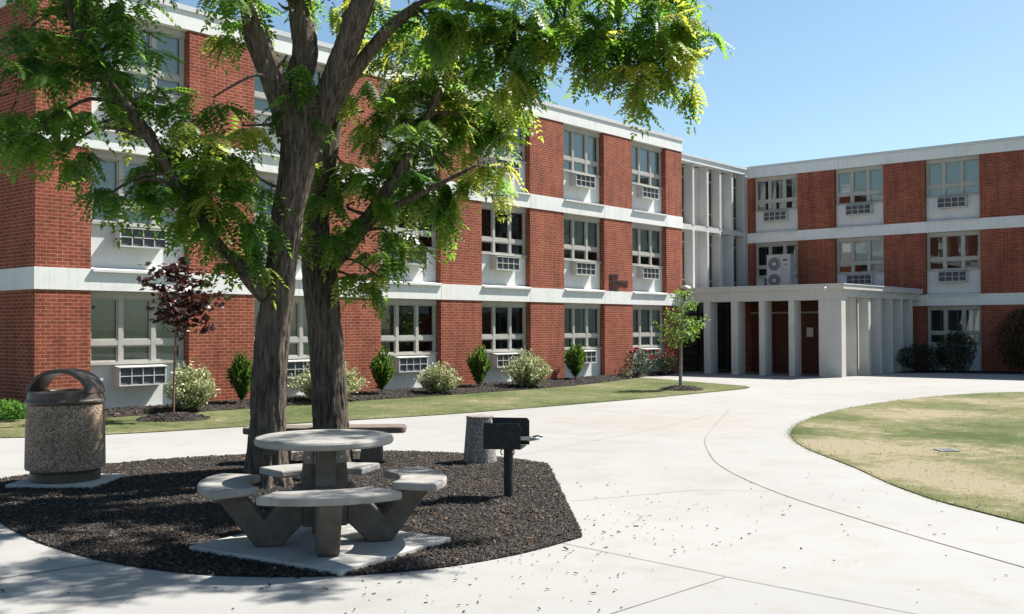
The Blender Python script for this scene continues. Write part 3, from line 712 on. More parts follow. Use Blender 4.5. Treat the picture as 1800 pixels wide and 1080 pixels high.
# outdoor unit on the portico roof
cu = thing('condenser_unit', 'grey twin-fan outdoor air conditioner standing on the portico roof', 'air conditioner', (0.73, 29.4, 3.02))
m = MB(); m.box(0.23, 1.23, 29.22, 29.6, 3.10, 4.50); m.build('cabinet', MT['condenser'], cu, bevel=0.015)
m = MB(); m.box(0.28, 0.38, 29.2, 29.62, 3.02, 3.099); m.box(1.08, 1.18, 29.2, 29.62, 3.02, 3.099); m.build('foot', MT['darkmetal'], cu)
for z in (3.47, 4.12):
    f_ = MB(); n = 28; c_ = (0.56, 29.215, z)
    def ring(ra, rb, y0, y1, b):
        vs = []; fs = []
        for k in range(n):
            a = 2 * PI * k / n
            for (rr, yy) in ((ra, y0), (rb, y0), (rb, y1), (ra, y1)): vs.append((c_[0] + rr * math.cos(a), yy, c_[2] + rr * math.sin(a)))
        for k in range(n):
            k2 = (k + 1) % n
            for q in range(4): fs.append((k * 4 + q, k * 4 + (q + 1) % 4, k2 * 4 + (q + 1) % 4, k2 * 4 + q))
        b.add(vs, fs)
    for (ra, rb) in ((0.255, 0.28), (0.20, 0.21), (0.15, 0.16)): ring(ra, rb, 29.19, 29.218, f_)
    ring(0.0, 0.085, 29.185, 29.216, f_)
    f_.cur = 1; ring(0.0, 0.255, 29.2175, 29.2195, f_)
    f_.build('fan_guard', [MT['condenser'], MT['acdark']], cu)
m = MB(); m.box(0.93, 1.12, 29.214, 29.2195, 4.24, 4.30); m.build('badge', MT['darkmetal'], cu)
m = MB(); m.box(0.95, 1.10, 29.214, 29.2195, 4.08, 4.11); m.build('badge', MT['red_label'], cu)

# wall lettering
sg = thing('wall_sign', 'dark metal letters spelling RESIDENCE HALL on the brick pier', 'sign', (0.0, 18.52, 2.82))
def letters(text, y, z, size):
    cv = bpy.data.curves.new('lettering', 'FONT'); cv.body = text; cv.size = size; cv.extrude = 0.012; cv.space_character = 1.08
    ob = bpy.data.objects.new('tmp', cv); col.objects.link(ob)
    me = bpy.data.meshes.new_from_object(ob.evaluated_get(bpy.context.evaluated_depsgraph_get()))
    bpy.data.objects.remove(ob)
    a = np.zeros(len(me.vertices) * 3); me.vertices.foreach_get('co', a); a = a.reshape(-1, 3)
    sc_ = 1.0
    V = np.stack([a[:, 2] + 0.018, a[:, 0] * sc_ + (y - 18.52), a[:, 1] + (z - 2.82)], 1)
    me.vertices.foreach_set('co', V.ravel()); me.materials.clear(); me.materials.append(MT['bronze']); me.update()
    link('lettering', me, sg)
letters('ROSS', 18.52, 3.22, 0.20); letters('RESIDENCE', 18.52, 3.02, 0.20); letters('HALL', 18.52, 2.825, 0.20)

# ------------------------------------------------------------------ picnic table
TC = Vector((12.80, -3.83, 0)); TROT = R(-37)
pd = thing('concrete_pad', 'square pale concrete pad under the round picnic table', 'paver', (12.757, -3.81, 0), R(8))
m = MB(); m.box(-0.74, 0.20, -0.64, 0.62, 0.0, 0.045); m.build('slab', MT['paver'], pd, local=True, bevel=0.008)
m = MB(); m.box(0.208, 0.74, -0.64, 0.62, 0.0, 0.043); m.build('slab', MT['paver'], pd, local=True, bevel=0.008)
tb = thing('picnic_table', 'round concrete picnic table with four curved seats in the mulch bed', 'picnic table', (TC.x, TC.y, 0.045), TROT)
m = MB(); m.lathe([(0.01, 0.735), (0.475, 0.735), (0.505, 0.742), (0.515, 0.755), (0.515, 0.780), (0.505, 0.793), (0.485, 0.798), (0.01, 0.798)], 72); m.build('tabletop', MT['stone'], tb, local=True, smooth=False, bevel=0)
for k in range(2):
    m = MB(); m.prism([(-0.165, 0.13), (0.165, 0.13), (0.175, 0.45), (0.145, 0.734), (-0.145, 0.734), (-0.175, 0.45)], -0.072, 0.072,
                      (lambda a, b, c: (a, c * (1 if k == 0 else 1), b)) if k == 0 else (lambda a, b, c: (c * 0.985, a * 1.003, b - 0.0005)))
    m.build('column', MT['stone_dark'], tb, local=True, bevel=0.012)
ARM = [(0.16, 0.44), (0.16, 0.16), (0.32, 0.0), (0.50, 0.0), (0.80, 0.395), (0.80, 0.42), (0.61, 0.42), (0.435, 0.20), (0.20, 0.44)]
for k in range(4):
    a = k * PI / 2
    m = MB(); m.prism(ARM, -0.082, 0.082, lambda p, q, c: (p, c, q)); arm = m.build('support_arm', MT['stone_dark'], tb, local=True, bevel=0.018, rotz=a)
    # seat: an arc with square-cut ends
    n = 22; ha = R(34); pts = []
    for i in range(n + 1): t = -ha + 2 * ha * i / n; pts.append((0.56 * math.cos(t) , 0.56 * math.sin(t)))
    for i in range(n + 1): t = ha - 2 * ha * i / n; pts.append((0.915 * math.cos(t * 0.96), 0.915 * math.sin(t * 0.96)))
    m = MB(); m.prism(pts, 0.421, 0.48, lambda p, q, c: (p, q, c)); m.build('seat', MT['stone'], tb, local=True, bevel=0.016, rotz=a)
    for q in (-1, 1):
        m = MB(); m.box(0.0735, 0.079, q * 0.12 - 0.032, q * 0.12 + 0.032, 0.60, 0.733); m.box(0.079, 0.14, q * 0.12 - 0.032, q * 0.12 + 0.032, 0.728, 0.7345)
        b_ = m.build('bracket', MT['stone'], tb, local=True, rotz=a)
        m = MB(); m.lathe([(0.011, 0), (0.011, 0.008)], 10)
        bm = MB(); bm.add([(0.079 + z, x + q * 0.12, 0.65 + y) for x, y, z in m.v], m.f); bm.build('bolt', MT['steel'], b_, local=True)

# bench behind the trunks
bv = Vector((1.43, 1.35)); bl_ = bv.length
bc = thing('bench', 'low backless concrete bench behind the two locust trunks', 'bench', (8.97, -0.63, 0), math.atan2(bv.y, bv.x))
m = MB(); pts = []
hw, hd, rr = bl_ / 2, 0.20, 0.09
for (cx, cy, a0) in ((hw - rr, hd - rr, 0), (-hw + rr, hd - rr, 90), (-hw + rr, -hd + rr, 180), (hw - rr, -hd + rr, 270)):
    for q in range(7): a = R(a0 + q * 15); pts.append((cx + rr * math.cos(a), cy + rr * math.sin(a)))
m.prism(pts, 0.37, 0.45, lambda p, q, c: (p, q, c)); m.build('seat', MT['stone_brown'], bc, local=True, bevel=0.02)
for s in (-1, 1):
    m = MB(); m.prism([(-0.14, 0.0), (0.14, 0.0), (0.11, 0.369), (-0.11, 0.369)], -0.15, 0.15, lambda p, q, c: (p + s * (hw - 0.42), c, q)); m.build('leg', MT['stone_brown'], bc, local=True, bevel=0.01)

# ash urn
ur = thing('ash_urn', 'small tapered aggregate ash urn behind the black grill', 'ash urn', (10.46, 0.54, 0))
m = MB(); m.lathe([(0.20, 0.0), (0.205, 0.02), (0.165, 0.52), (0.168, 0.55)], 40); m.build('body', MT['aggregate_grey'], ur, local=True, smooth=False)
m = MB(); m.lathe([(0.166, 0.551), (0.170, 0.565), (0.160, 0.575), (0.12, 0.572), (0.01, 0.56)], 40); m.build('rim', MT['aggregate_grey'], ur, local=True)

# litter bin on its paver
bx, by = 8.12, -3.48
pv = MB(); pv.prism([(-0.46, -0.38), (0.46, -0.42), (0.48, 0.40), (-0.44, 0.44)], 0.0, 0.05, lambda p, q, c: (bx + 0.766 * p - 0.642 * q, by + 0.642 * p + 0.766 * q, c))
tag(pv.build('paver', MT['paver'], bevel=0.01), 'pale paver slab beneath the brown litter bin', 'paver')
tc = thing('litter_bin', 'round brown aggregate litter bin with arched open lid', 'litter bin', (bx, by, 0.05), R(40) - R(12))
m = MB(); m.lathe([(0.345, 0.0), (0.352, 0.01), (0.352, 0.085), (0.345, 0.095), (0.335, 0.10), (0.335, 0.115)], 56); m.build('base', MT['lid'], tc, local=True, smooth=False)
m = MB(); m.lathe([(0.37, 0.116), (0.395, 0.125), (0.40, 0.15), (0.395, 0.50), (0.385, 0.80), (0.375, 0.81)], 64); m.build('body', MT['aggregate'], tc, local=True)
m = MB()
m.lathe([(0.392, 0.811), (0.402, 0.82), (0.402, 0.845), (0.385, 0.86), (0.372, 0.93), (0.35, 0.945), (0.24, 0.95), (0.22, 0.94), (0.22, 0.82)], 64, cap=False)
m.lathe([(0.01, 0.80), (0.39, 0.8105)], 40, cap=False)
# the strap that arches over the opening
n = 36; vs = []; fs = []
for i in range(n + 1):
    t = PI * i / n; c, s = math.cos(t), math.sin(t)
    wd = 0.13 + 0.02 * abs(c)
    for (ra, zz) in ((0.375, 0.255), (0.325, 0.213)):
        for yy in (-wd, wd): vs.append((ra * c, yy, 0.92 + zz * s))
for i in range(n):
    a = i * 4; b = a + 4
    fs += [(a, b, b + 1, a + 1), (a + 3, b + 3, b + 2, a + 2), (a + 2, b + 2, b, a), (a + 1, b + 1, b + 3, a + 3)]
fs += [(0, 1, 3, 2), (n * 4 + 2, n * 4 + 3, n * 4 + 1, n * 4)]
m.add(vs, fs)
m.build('lid', MT['lid'], tc, local=True, bevel=0.008)

# park grill
gx, gy = 12.40, -1.22
gr = thing('park_grill', 'black steel park grill on a single post in the mulch', 'grill', (gx, gy, 0), R(40) - R(10))
m = MB(); m.tube([(0, 0, -0.05), (0, 0, 0.48)], [0.046, 0.046], 20); m.build('post', MT['darkmetal'], gr, local=True, smooth=False)
m = MB(); X0, X1 = -0.21, 0.15; Y0, Y1 = -0.17, 0.17; t = 0.006
m.box(X0, X1, Y0, Y1, 0.485, 0.495)
m.box(X0, X0 + t, Y0, Y1, 0.496, 0.73)
m.prism([(X0, 0.496), (X1, 0.496), (X1, 0.70), (X1 - 0.02, 0.735), (X0, 0.735)], Y0 - t, Y0 - 0.0005, lambda p, q, c: (p, c, q))
m.prism([(X0 + 0.02, 0.496), (X1 + 0.03, 0.496), (X1 + 0.03, 0.735), (X1 + 0.005, 0.76), (X0 + 0.02, 0.76)], Y1 + 0.0005, Y1 + t, lambda p, q, c: (p, c, q))
m.build('firebox', MT['darkmetal'], gr, local=True, bevel=0.002)
m = MB()
for k in range(12):
    y = Y0 + 0.02 + k * (Y1 - Y0 - 0.04) / 11; m.tube([(X0 + 0.01, y, 0.575), (X1 + 0.07, y, 0.575)], [0.0055, 0.0055], 6)
m.tube([(X1 + 0.07, Y0 + 0.015, 0.575), (X1 + 0.07, Y1 - 0.015, 0.575)], [0.007, 0.007], 6)
g_ = m.build('grate', MT['steel'], gr, local=True)
for y in (Y0 + 0.05, Y1 - 0.05):
    m = MB(); m.tube([(X1 + 0.07, y, 0.575), (X1 + 0.12, y, 0.585), (X1 + 0.17, y, 0.59)], [0.013, 0.016, 0.014], 10); m.build('handle', MT['steel'], g_, local=True, smooth=True)
m = MB()
for s in (-1, 1): m.tube([(s * 0.05, -0.05, 0.48), (s * 0.068, -0.05, 0.455), (s * 0.06, -0.05, 0.425), (s * 0.045, -0.05, 0.42)], [0.006] * 4, 6)
m.build('chain_ring', MT['darkmetal'], gr, local=True)

# drain in the lawn
dr = thing('drain_grate', 'small square iron drain grate set in the dry lawn', 'drain', (14.53, 5.16, 0.012), R(38))
m = MB(); h = 0.125
m.box(-h, h, -h, -h + 0.03, 0.0, 0.016); m.box(-h, h, h - 0.03, h, 0.0, 0.016); m.box(-h, -h + 0.03, -h + 0.03, h - 0.03, 0.0, 0.016); m.box(h - 0.03, h, -h + 0.03, h - 0.03, 0.0, 0.016)
m.build('frame', MT['steel'], dr, local=True)
m = MB()
for k in range(5): x = -h + 0.044 + k * 0.037; m.box(x, x + 0.016, -h + 0.03, h - 0.03, 0.0, 0.013)
m.cur = 1; m.box(-h + 0.03, h - 0.03, -h + 0.03, h - 0.03, 0.0005, 0.002); m.build('bars', [MT['steel'], MT['darkmetal']], dr, local=True)

# ------------------------------------------------------------------ foliage
def compound_leaf(npair, L, ll, lw, droop):
    """a pinnate leaf along +x, hanging towards -z"""
    V = []; F = []
    for i in range(npair):
        u = (i + 0.8) / npair; x = L * u; z = -droop * L * u * u
        sz = 0.65 + 0.5 * math.sin(PI * min(1, u * 0.9 + 0.1))
        for s in (-1, 1):
            b = len(V); fx, fy = 0.35, 0.94 * s; l = ll * sz; hw = lw * sz / 2; dz = -0.30
            V += [(x, 0, z), (x + l * 0.45 * fx - hw * 0.94, l * 0.45 * fy + hw * 0.35 * s, z + l * 0.45 * dz * 0.6 + 0.002), (x + l * fx, l * fy, z + l * dz), (x + l * 0.45 * fx + hw * 0.94, l * 0.45 * fy - hw * 0.35 * s, z + l * 0.45 * dz * 0.6 + 0.002)]
            F.append((b, b + 1, b + 2, b + 3))
    b = len(V); V += [(L, 0, -droop * L), (L + ll * .4, lw * .5, -droop * L), (L + ll, 0, -droop * L * 1.2), (L + ll * .4, -lw * .5, -droop * L)]; F.append((b, b + 1, b + 2, b + 3))
    return np.array(V), np.array(F)
CL = [compound_leaf(7, 0.25, 0.066, 0.036, d) for d in (0.15, 0.45, 0.8)]
CLS = [compound_leaf(4, 0.22, 0.085, 0.036, d) for d in (0.2, 0.6)]

def catmull(pts, per=6):
    out = []; n = len(pts)
    for i in range(n - 1):
        p0 = pts[max(i - 1, 0)]; p1 = pts[i]; p2 = pts[i + 1]; p3 = pts[min(i + 2, n - 1)]
        for k in range(per):
            t = k / per; out.append(tuple(0.5 * (2 * b + (c - a) * t + (2 * a - 5 * b + 4 * c - d) * t * t + (3 * b - a - 3 * c + d) * t ** 3) for a, b, c, d in zip(p0, p1, p2, p3)))
    out.append(tuple(pts[-1])); return out

def locust(label, depth, base, limbs, clusters, crown_world, seed, group):
    r = np.random.default_rng(seed)
    root = thing('honey_locust', label, 'tree', base, 0, group)
    tr = MB(); paths = []
    for li, lb in enumerate(limbs):
        pts = [(*at(px, py, depth + d), rd) for (px, py, d, rd) in lb]
        pts = catmull(pts, 22 if li == 0 else 8)
        tr.tube([p[:3] for p in pts], [p[3] for p in pts], 84 if li == 0 else (44 if lb[0][3] >= 0.13 else 12), 0.035 if li == 0 else 0.03, seed=seed + li)
        paths += [np.array(p) for p in pts[(len(pts) // 4 if li == 0 else 0):]]
    PA = np.array(paths)
    VV = []; FF = []; TT = []; off = 0
    allc = [(np.array(at(px, py - 14, depth + d)), rx / FPX * depth, ry / FPX * depth, rd, K, yel, False) for (px, py, rx, ry, d, rd, K, yel) in clusters]
    allc += [(np.array(c), rx, rz, ry, K, 0.0, True) for (c, rx, ry, rz, K) in crown_world]
    er = np.array(_cr); ef = np.array(_fh); ez = np.array([0, 0, 1.0])
    for (c, rx, rz, rd, K, yel, high) in allc:
        j = np.argmin(((PA[:, :3] - c) ** 2).sum(1) + 3.0 * np.maximum(0, PA[:, 2] - c[2] - 0.2)); p0 = PA[j]
        mid = (p0[:3] + c) / 2 + np.array([0, 0, 0.12 * np.linalg.norm(p0[:3] - c)]) + r.normal(0, 0.06, 3)
        rb = min(p0[3] * 0.6, 0.045 if high else 0.026)
        bp = catmull([(*p0[:3], rb), (*mid, rb * 0.7), (*c, rb * 0.4)], 5); tr.tube([p[:3] for p in bp], [p[3] for p in bp], 6)
        K = max(3, int(K * (1.0 if high else (0.31 if c[2] > 4.3 else 0.24))))
        # twigs
        u = r.normal(0, 1, (K, 3)); u /= np.linalg.norm(u, axis=1, keepdims=True); u *= (r.uniform(0, 1, (K, 1)) ** 0.45)
        st = c + u[:, :1] * er * rx + u[:, 1:2] * ef * rd + u[:, 2:] * ez * rz
        out = st - c; out /= np.maximum(np.linalg.norm(out, axis=1, keepdims=True), 1e-3)
        dr_ = out * 0.8 + r.normal(0, 0.5, (K, 3)); dr_[:, 2] = dr_[:, 2] * 0.5 - 0.12; dr_ /= np.linalg.norm(dr_, axis=1, keepdims=True)
        ln = r.uniform(0.10, 0.26, K) if not high else r.uniform(0.22, 0.5, K)
        if not high: rx, rz, rd = rx * 0.86, rz * 0.86, rd * 0.8
        for i in range(0, K, 3 if not high else 6):
            a = Vector(c * 0.45 + st[i] * 0.55); b = Vector(st[i]); e = b + Vector(dr_[i]) * float(ln[i])
            tr.tube([a, b, e], [0.009, 0.006, 0.003], 4, cap=False)
        nl = 9
        tpos = (np.arange(nl) + 0.5) / nl
        pos = st[:, None, :] + dr_[:, None, :] * (ln[:, None] * tpos[None])[:, :, None]
        side = np.cross(dr_, ez); side /= np.maximum(np.linalg.norm(side, axis=1, keepdims=True), 1e-3)
        sg_ = np.where(np.arange(nl) % 2 == 0, 1.0, -1.0)
        ld = dr_[:, None, :] * r.uniform(0.2, 0.9, (K, nl, 1)) + side[:, None, :] * sg_[None, :, None] * r.uniform(0.4, 1.0, (K, nl, 1)) + r.normal(0, 0.14, (K, nl, 3))
        ld[:, :, 2] -= r.uniform(0.0, 0.25, (K, nl)) + r.uniform(0.0, 0.6, (K, 1))
        tw = np.clip(r.normal(0.32, 0.16, (K, 1)) + (r.uniform(0, 1, (K, 1)) < yel) * r.uniform(0.25, 0.6, (K, 1)) * np.clip(out[:, :1] @ np.ones((1, 1)) * 0 + 1, 0, 1) + r.normal(0, 0.08, (K, nl)), 0, 1)
        pos = pos.reshape(-1, 3); ld = ld.reshape(-1, 3); tw = tw.reshape(-1)
        which = r.integers(0, 3 if not high else 2, len(pos))
        for q, (T, TF) in enumerate(CL if not high else CLS):
            k = which == q
            if not k.any(): continue
            upv = np.tile(ez, (k.sum(), 1)) + r.normal(0, 0.22, (k.sum(), 3))
            V, F, t_ = scatter(T, TF, pos[k], frames(ld[k], upv), r.uniform(0.75, 1.25, k.sum()), tw[k])
            VV.append(V); FF.append(F + off); TT.append(t_); off += len(V)
    tr.build('trunk', MT['bark'], root, smooth=True)
    big_mesh('crown', np.concatenate(VV), np.concatenate(FF), MT['leaf'], np.concatenate(TT), root)
    return root

# nearer locust
D1 = 10.75
limbs1 = [
    [(466, 900, 0, 0.228), (468, 862, 0, 0.214), (469, 800, 0, 0.198), (472, 700, 0, 0.180), (479, 600, 0, 0.173), (489, 520, 0, 0.167), (499, 430, 0, 0.157), (507, 370, 0, 0.160), (519, 310, 0, 0.173), (527, 250, 0, 0.196), (531, 205, 0, 0.223), (534, 175, 0, 0.191), (536, 150, 0, 0.127)],
    [(512, 235, -0.05, 0.15), (489, 160, -0.1, 0.135), (466, 105, -0.15, 0.125), (447, 50, -0.2, 0.115), (432, -20, -0.2, 0.105), (405, -150, -0.3, 0.085), (370, -300, -0.4, 0.05)],
    [(526, 230, 0.1, 0.15), (524, 150, 0.15, 0.145), (537, 90, 0.15, 0.135), (530, 30, 0.2, 0.125), (524, -60, 0.2, 0.11), (540, -230, 0.3, 0.08), (540, -420, 0.3, 0.04)],
    [(546, 240, 0, 0.15), (578, 165, -0.02, 0.14), (605, 95, -0.05, 0.128), (628, 30, -0.1, 0.12), (650, -40, -0.1, 0.105), (700, -200, -0.1, 0.08), (730, -380, -0.1, 0.04)],
    [(560, 230, 0.05, 0.10), (606, 150, 0.1, 0.085), (650, 90, 0.15, 0.07), (700, 36, 0.2, 0.06), (760, 5, 0.25, 0.055), (850, 18, 0.3, 0.05), (930, 50, 0.3, 0.042), (1010, 62, 0.3, 0.03), (1100, 70, 0.35, 0.018), (1190, 90, 0.4, 0.01)],
    [(468, 515, -0.05, 0.12), (440, 492, -0.15, 0.085), (415, 462, -0.25, 0.058), (385, 430, -0.4, 0.048), (330, 350, -0.6, 0.046), (275, 262, -0.75, 0.052), (232, 200, -0.85, 0.060), (190, 148, -0.95, 0.060), (140, 60, -1.05, 0.055), (110, -30, -1.1, 0.04)],
    [(405, -150, -0.3, 0.07), (260, -220, -0.5, 0.05), (120, -260, -0.6, 0.03)],
    [(650, -40, -0.1, 0.08), (820, -160, 0.1, 0.06), (980, -240, 0.2, 0.04), (1120, -270, 0.3, 0.02)],
]
cl1 = [  # px, py, rx, ry, depth offset, depth radius (m), twigs, yellowness
    (55, 60, 90, 70, -1.0, 0.6, 55, 0.0), (150, 40, 80, 60, -1.0, 0.6, 45, 0.05), (40, 170, 80, 65, -1.1, 0.6, 42, 0.0), (130, 150, 80, 60, -1.0, 0.5, 48, 0.0), (205, 130, 35, 45, -0.9, 0.4, 14, 0.05),
    (60, 245, 75, 40, -1.1, 0.5, 34, 0.1), (150, 235, 70, 45, -0.9, 0.5, 32, 0.1), (100, 285, 50, 25, -1.0, 0.3, 9, 0.4), (215, 15, 60, 14, -0.9, 0.4, 12, 0.0), (240, 85, 22, 20, -0.8, 0.2, 5, 0.1),
    (285, 185, 45, 30, -0.6, 0.4, 16, 0.25), (375, 185, 38, 24, -0.5, 0.4, 10, 0.8), (275, 255, 70, 50, -0.6, 0.5, 52, 0.3), (360, 265, 65, 50, -0.5, 0.5, 52, 0.4), (425, 235, 18, 22, -0.4, 0.2, 4, 0.8),
    (300, 330, 60, 45, -0.5, 0.4, 40, 0.15), (380, 335, 70, 55, -0.4, 0.5, 62, 0.3), (445, 320, 40, 60, -0.3, 0.4, 24, 0.3), (400, 405, 60, 45, -0.3, 0.4, 50, 0.25), (350, 400, 40, 35, -0.4, 0.3, 13, 0.15), (455, 410, 30, 50, -0.2, 0.3, 14, 0.3),
    (425, 475, 22, 18, -0.2, 0.2, 7, 0.2), (200, 350, 40, 25, -0.8, 0.3, 4, 0.2), (215, 365, 30, 20, -0.8, 0.2, 3, 0.1),
    (430, 25, 45, 40, -0.3, 0.4, 22, 0.2), (420, 70, 18, 35, -0.2, 0.2, 8, 0.2), (490, 20, 60, 35, 0.3, 0.4, 18, 0.2), (580, 15, 60, 30, 0.2, 0.5, 14, 0.2), (505, 110, 25, 50, -0.2, 0.15, 12, 0.0), (520, 205, 30, 30, -0.25, 0.1, 8, 0.0),
    (690, 35, 60, 35, 0.3, 0.4, 20, 0.2), (760, 60, 60, 55, 0.3, 0.5, 42, 0.25), (830, 25, 70, 45, 0.3, 0.5, 42, 0.2), (845, 95, 60, 55, 0.3, 0.4, 34, 0.25), (900, 120, 50, 45, 0.3, 0.4, 24, 0.2),
    (910, 40, 60, 50, 0.3, 0.5, 36, 0.25), (980, 30, 60, 50, 0.3, 0.5, 36, 0.3), (985, 90, 55, 35, 0.3, 0.4, 34, 0.1), (1050, 25, 60, 45, 0.3, 0.5, 36, 0.3), (1060, 85, 60, 40, 0.3, 0.4, 40, 0.2), (1120, 30, 60, 45, 0.35, 0.5, 38, 0.35), (1130, 85, 60, 40, 0.35, 0.4, 36, 0.35),
    (1190, 25, 55, 40, 0.4, 0.4, 28, 0.4), (1195, 80, 45, 35, 0.4, 0.4, 24, 0.5), (1245, 50, 30, 28, 0.45, 0.3, 10, 0.8), (1150, 130, 45, 30, 0.35, 0.3, 18, 0.5), (1195, 150, 30, 22, 0.4, 0.2, 9, 0.8), (1040, 125, 22, 20, 0.3, 0.2, 6, 0.3), (1090, 140, 18, 25, 0.3, 0.15, 5, 0.5), (1110, 180, 18, 14, 0.3, 0.12, 4, 0.6), (895, 165, 22, 18, 0.3, 0.2, 5, 0.4),
    (1000, -60, 120, 45, 0.3, 0.6, 26, 0.1), (800, -70, 110, 45, 0.2, 0.6, 24, 0.1), (1150, -40, 80, 35, 0.4, 0.4, 16, 0.3), (560, -80, 120, 60, 0.1, 0.8, 8, 0.1), (300, -90, 120, 60, -0.5, 0.8, 14, 0.1), (100, -80, 110, 60, -0.9, 0.8, 40, 0.0),
]
B1 = np.array(at(900, 0, D1)) * np.array([1, 1, 0])
cw1 = [((B1 + np.array(_cr) * a + np.array(_fh) * b) * np.array([1, 1, 0]) + np.array([0, 0, c]), rx, ry, rz, K) for (a, b, c, rx, ry, rz, K) in
       ((-0.9, 0.9, 7.8, 0.9, 0.9, 0.6, 9), (1.5, 1.3, 8.2, 0.9, 0.9, 0.6, 15), (-2.4, 0.6, 7.8, 1.2, 1.2, 0.7, 46), (-3.6, 0.0, 7.2, 1.2, 1.2, 0.7, 46), (-1.7, 1.0, 9.2, 1.1, 1.1, 0.6, 26), (-2.6, -1.2, 6.9, 1.0, 1.0, 0.6, 18),
        (-1.2, 0.2, 9.2, 1.0, 1.0, 0.6, 8), (2.7, -0.6, 6.1, 0.7, 0.7, 0.4, 16), (1.6, -1.1, 6.2, 0.7, 0.7, 0.4, 16), (2.1, -0.9, 7.0, 0.7, 0.7, 0.4, 12), (0.7, -1.2, 6.1, 0.7, 0.7, 0.4, 14), (2.6, -1.5, 5.9, 0.6, 0.6, 0.35, 10), (1.2, -1.8, 6.3, 0.7, 0.7, 0.4, 11), (-4.6, -0.8, 6.4, 0.9, 0.9, 0.6, 18), (-0.4, -0.8, 6.9, 0.9, 0.9, 0.5, 12))]
locust('nearer honey locust with a leaning forked trunk just behind the picnic table', D1, tuple(at(468, 862, D1).xy) + (0,), limbs1, cl1, cw1, 11, 'honey locust trees')

# farther locust
D2 = 12.36
limbs2 = [
    [(584, 880, 0, 0.25), (583, 830, 0, 0.235), (581, 770, 0, 0.215), (577, 690, 0, 0.205), (572, 600, 0, 0.203), (567, 540, 0, 0.205), (563, 490, 0, 0.208), (561, 455, 0, 0.205), (556, 420, 0, 0.17), (556, 395, 0, 0.15)],
    [(556, 440, 0, 0.17), (556, 380, 0.05, 0.15), (566, 320, 0.1, 0.135), (576, 260, 0.1, 0.125), (590, 180, 0.2, 0.11), (610, 60, 0.3, 0.09), (620, -100, 0.3, 0.07), (630, -300, 0.3, 0.04)],
    [(575, 470, 0, 0.14), (600, 440, -0.05, 0.12), (625, 410, -0.1, 0.105), (655, 375, -0.1, 0.09), (690, 320, -0.1, 0.075), (725, 260, -0.1, 0.065), (760, 190, -0.1, 0.05), (790, 120, -0.1, 0.035), (810, 60, 0, 0.02)],
    [(640, 392, -0.1, 0.06), (700, 360, -0.2, 0.045), (770, 325, -0.3, 0.03), (840, 290, -0.3, 0.015)],
]
cl2 = [  # yellowness raised at the right, painting sunlight into the leaf colour
    (560, 340, 40, 50, -0.4, 0.3, 16, 0.4), (600, 300, 45, 50, -0.3, 0.4, 24, 0.4), (545, 455, 30, 35, -0.35, 0.2, 11, 0.5), (590, 430, 40, 40, -0.3, 0.3, 20, 0.2), (640, 440, 50, 40, -0.3, 0.4, 30, 0.1), (620, 370, 50, 40, -0.2, 0.4, 28, 0.2),
    (690, 450, 45, 35, -0.3, 0.4, 26, 0.15), (665, 500, 45, 20, -0.3, 0.3, 10, 0.2), (640, 505, 30, 18, -0.3, 0.2, 5, 0.1), (740, 420, 35, 30, 0.2, 0.3, 10, 0.2), (665, 255, 45, 45, -0.1, 0.4, 26, 0.6), (640, 210, 45, 45, 0, 0.4, 20, 0.6), (680, 165, 50, 40, 0, 0.4, 30, 0.5),
    (690, 330, 60, 50, -0.2, 0.5, 48, 0.15), (750, 360, 60, 40, 0.3, 0.38, 34, 0.1), (720, 250, 60, 55, -0.1, 0.5, 50, 0.2), (745, 180, 60, 55, 0.4, 0.38, 48, 0.35), (720, 105, 60, 50, 0, 0.5, 42, 0.45), (790, 110, 60, 50, 0.5, 0.38, 42, 0.45),
    (790, 240, 60, 60, 0.4, 0.38, 54, 0.3), (780, 310, 60, 50, 0.3, 0.38, 48, 0.2), (840, 180, 55, 55, 0.4, 0.38, 38, 0.6), (850, 250, 55, 50, 0.4, 0.38, 40, 0.7), (840, 310, 50, 40, 0.3, 0.38, 26, 0.7), (895, 240, 35, 35, 0.4, 0.3, 14, 0.9), (890, 190, 35, 30, 0.5, 0.3, 14, 0.6), (850, 350, 30, 20, 0.3, 0.2, 6, 0.7), (770, 390, 40, 20, 0.2, 0.3, 8, 0.4),
    (660, 60, 60, 50, 0.2, 0.5, 24, 0.3), (860, 60, 60, 50, 0.6, 0.38, 26, 0.3),
    (700, -60, 130, 60, 0.2, 0.7, 22, 0.3),
]
B2 = np.array(at(640, 0, D2)) * np.array([1, 1, 0])
cw2 = [((B2 + np.array(_cr) * a + np.array(_fh) * b) * np.array([1, 1, 0]) + np.array([0, 0, c]), rx, ry, rz, K) for (a, b, c, rx, ry, rz, K) in
       ((0.0, 0.8, 7.6, 1.0, 1.0, 0.6, 12), (0.2, 0.6, 8.8, 1.0, 1.0, 0.6, 10), (-1.5, 1.0, 7.2, 1.1, 1.1, 0.7, 20))]
locust('farther honey locust with a dark straight trunk beside the concrete bench', D2, tuple(at(583, 830, D2).xy) + (0,), limbs2, cl2, cw2, 23, 'honey locust trees')

# simple leaves ------------------------------------------------------------
DIA = np.array([[0, 0, 0], [0.45, 0.28, 0.04], [1, 0, -0.12], [0.45, -0.28, 0.04]]); DIAF = np.array([[0, 1, 2, 3]])
def maple_leaf():
    a = [(0, 0), (0.12, 0.30), (-0.02, 0.55), (0.34, 0.40), (0.62, 0.62), (0.66, 0.24), (1.0, 0.0), (0.66, -0.24), (0.62, -0.62), (0.34, -0.40), (-0.02, -0.55), (0.12, -0.30)]
    V = np.array([(x, y, -0.14 * x * x - 0.12 * abs(y)) for x, y in a] + [(0.35, 0, 0.03)])
    F = np.array([[12, i, (i + 1) % 12] for i in range(12)]); return V, F
ML = maple_leaf()

